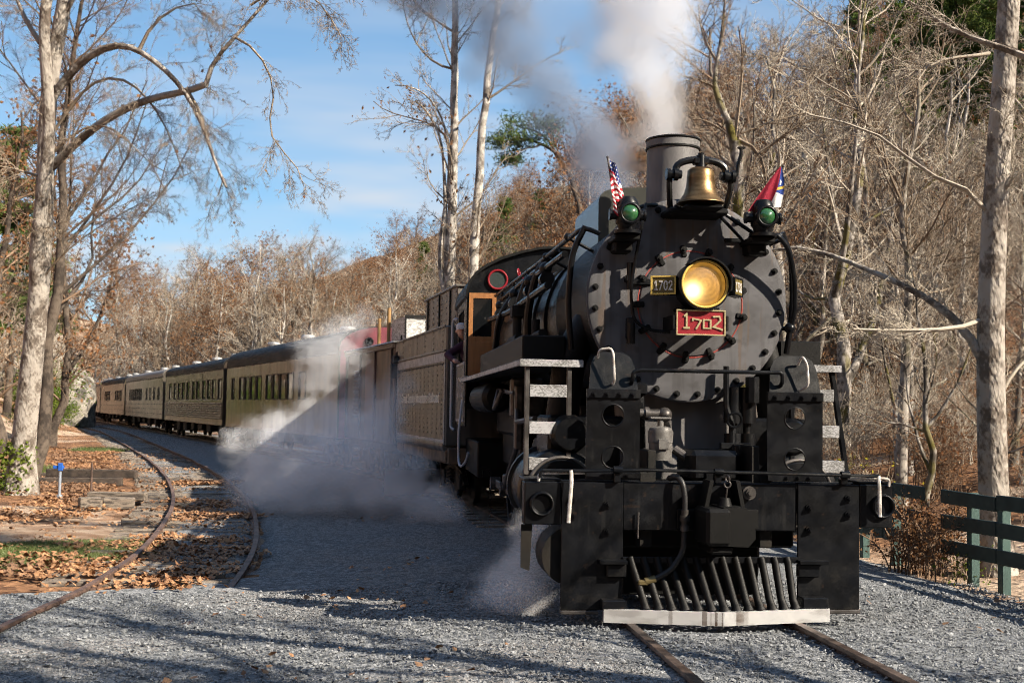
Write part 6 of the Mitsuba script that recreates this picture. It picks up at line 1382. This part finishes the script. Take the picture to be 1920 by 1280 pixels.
def chimney(x, y, z):
    q, t = along([(0, 1.5, 4.55, .27), (-.12, 1.55, 5.0, .42), (-.26, 1.6, 5.6, .56), (-.36, 1.65, 6.5, .70), (-.40, 1.7, 8.2, .85), (-.3, 1.7, 10, 1.0)], x, y, z)
    n = puff(x + .4, y, z * .8, 1.9, 21); n2 = puff(x, y, z, 5.0, 22, 3)
    return np.clip((1.05 - q + (n - .5) * 2.4 + (n2 - .5) * .6) * .85, 0, 1) * (q < 1.7) * (1 - .35 * t)
vapour('chimney_steam', 'pale steam plume rising from the locomotive chimney', (-1.9, .55, 4.62), (1.5, 2.95, 10.2), (56, 40, 92), chimney, (.86, .88, .92), 4.2)
def smoke(x, y, z):
    q, t = along([(.12, 5.2, 4.5, .25), (-.05, 5.3, 5.1, .42), (-.32, 5.3, 5.75, .46), (-.85, 5.4, 6.25, .50), (-1.4, 5.4, 6.9, .62), (-1.95, 5.5, 7.7, .8), (-2.9, 5.6, 8.8, 1.0)], x, y, z)
    n = puff(x, y, z, 1.6, 31); n2 = puff(x, y, z, 4.2, 32, 3)
    q2, t2 = along([(-.5, 5.3, 8.2, .5), (-1.2, 5.4, 7.4, .6), (-.2, 5.3, 6.9, .4)], x, y, z)
    return np.clip((1.05 - q + (n - .5) * 2.2 + (n2 - .5) * .6) * .9, 0, 1) * (q < 1.6) + .22 * np.clip(1 - q2 + (n - .5) * 2, 0, 1)
vapour('drifting_smoke', 'blue grey smoke drifting up to the left behind the flag', (-4.4, 3.2, 4.3), (1.4, 7.2, 9.6), (84, 58, 77), smoke, (.38, .45, .57), 3.6)
def ground_steam(x, y, z):
    q, t = along([(-1.6, 9.0, .05, .22), (-2.1, 10.2, .2, .40), (-2.9, 11.6, .6, .85), (-3.8, 12.8, .85, .95), (-5.0, 13.4, .70, .80)], x, y, z)
    q2, t2 = along([(-3.5, 12.6, 1.3, .70), (-4.0, 13.2, 2.1, .60), (-4.0, 13.6, 2.8, .70), (-3.7, 14.0, 3.4, .5)], x, y, z)
    q3, t3 = along([(-2.9, 11.4, 1.0, .75), (-2.8, 12.0, 1.9, .62)], x, y, z)
    n = puff(x, y, z, 1.3, 41, 3); n2 = puff(x, y, z, 3.4, 42, 5)
    d = np.maximum.reduce([1.05 - q, 1.0 - q2, 1.0 - q3]) + (n - .5) * 2.4 + (.5 - np.abs(n2 - .5) * 2) * 1.5 - .42
    return np.clip(d * 1.6, 0, 1) * (np.minimum.reduce([q, q2, q3]) < 1.5) * (.45 + .55 * np.clip((z + .2) / .9, 0, 1)) * (1 - .5 * np.clip((z - 1.2) / 1.0, 0, 1))
vapour('ground_steam', 'cloud of white steam drifting from the locomotive across the gravel', (-6.6, 8.3, -.32), (-1.2, 16.0, 4.2), (84, 110, 66), ground_steam, (.93, .955, .985), 1.5)
def drain(x, y, z):
    q, t = along([(-1.40, .8, .85, .16), (-1.50, .8, .55, .30), (-1.55, .75, .18, .34), (-1.80, 1.2, .10, .30)], x, y, z)
    n = puff(x, y, z, 2.6, 51); n2 = puff(x, y, z, 7, 52, 3)
    return np.clip((.95 - q + (n - .5) * 2.6 + (n2 - .5) * 1.0) * .8, 0, 1) * (q < 1.5)
vapour('drain_steam', 'small wisp of steam beside the left steam cylinder', (-2.9, .22, -.25), (-1.15, 3.2, 1.15), (54, 92, 44), drain, (.97, .97, .98), 5.0)
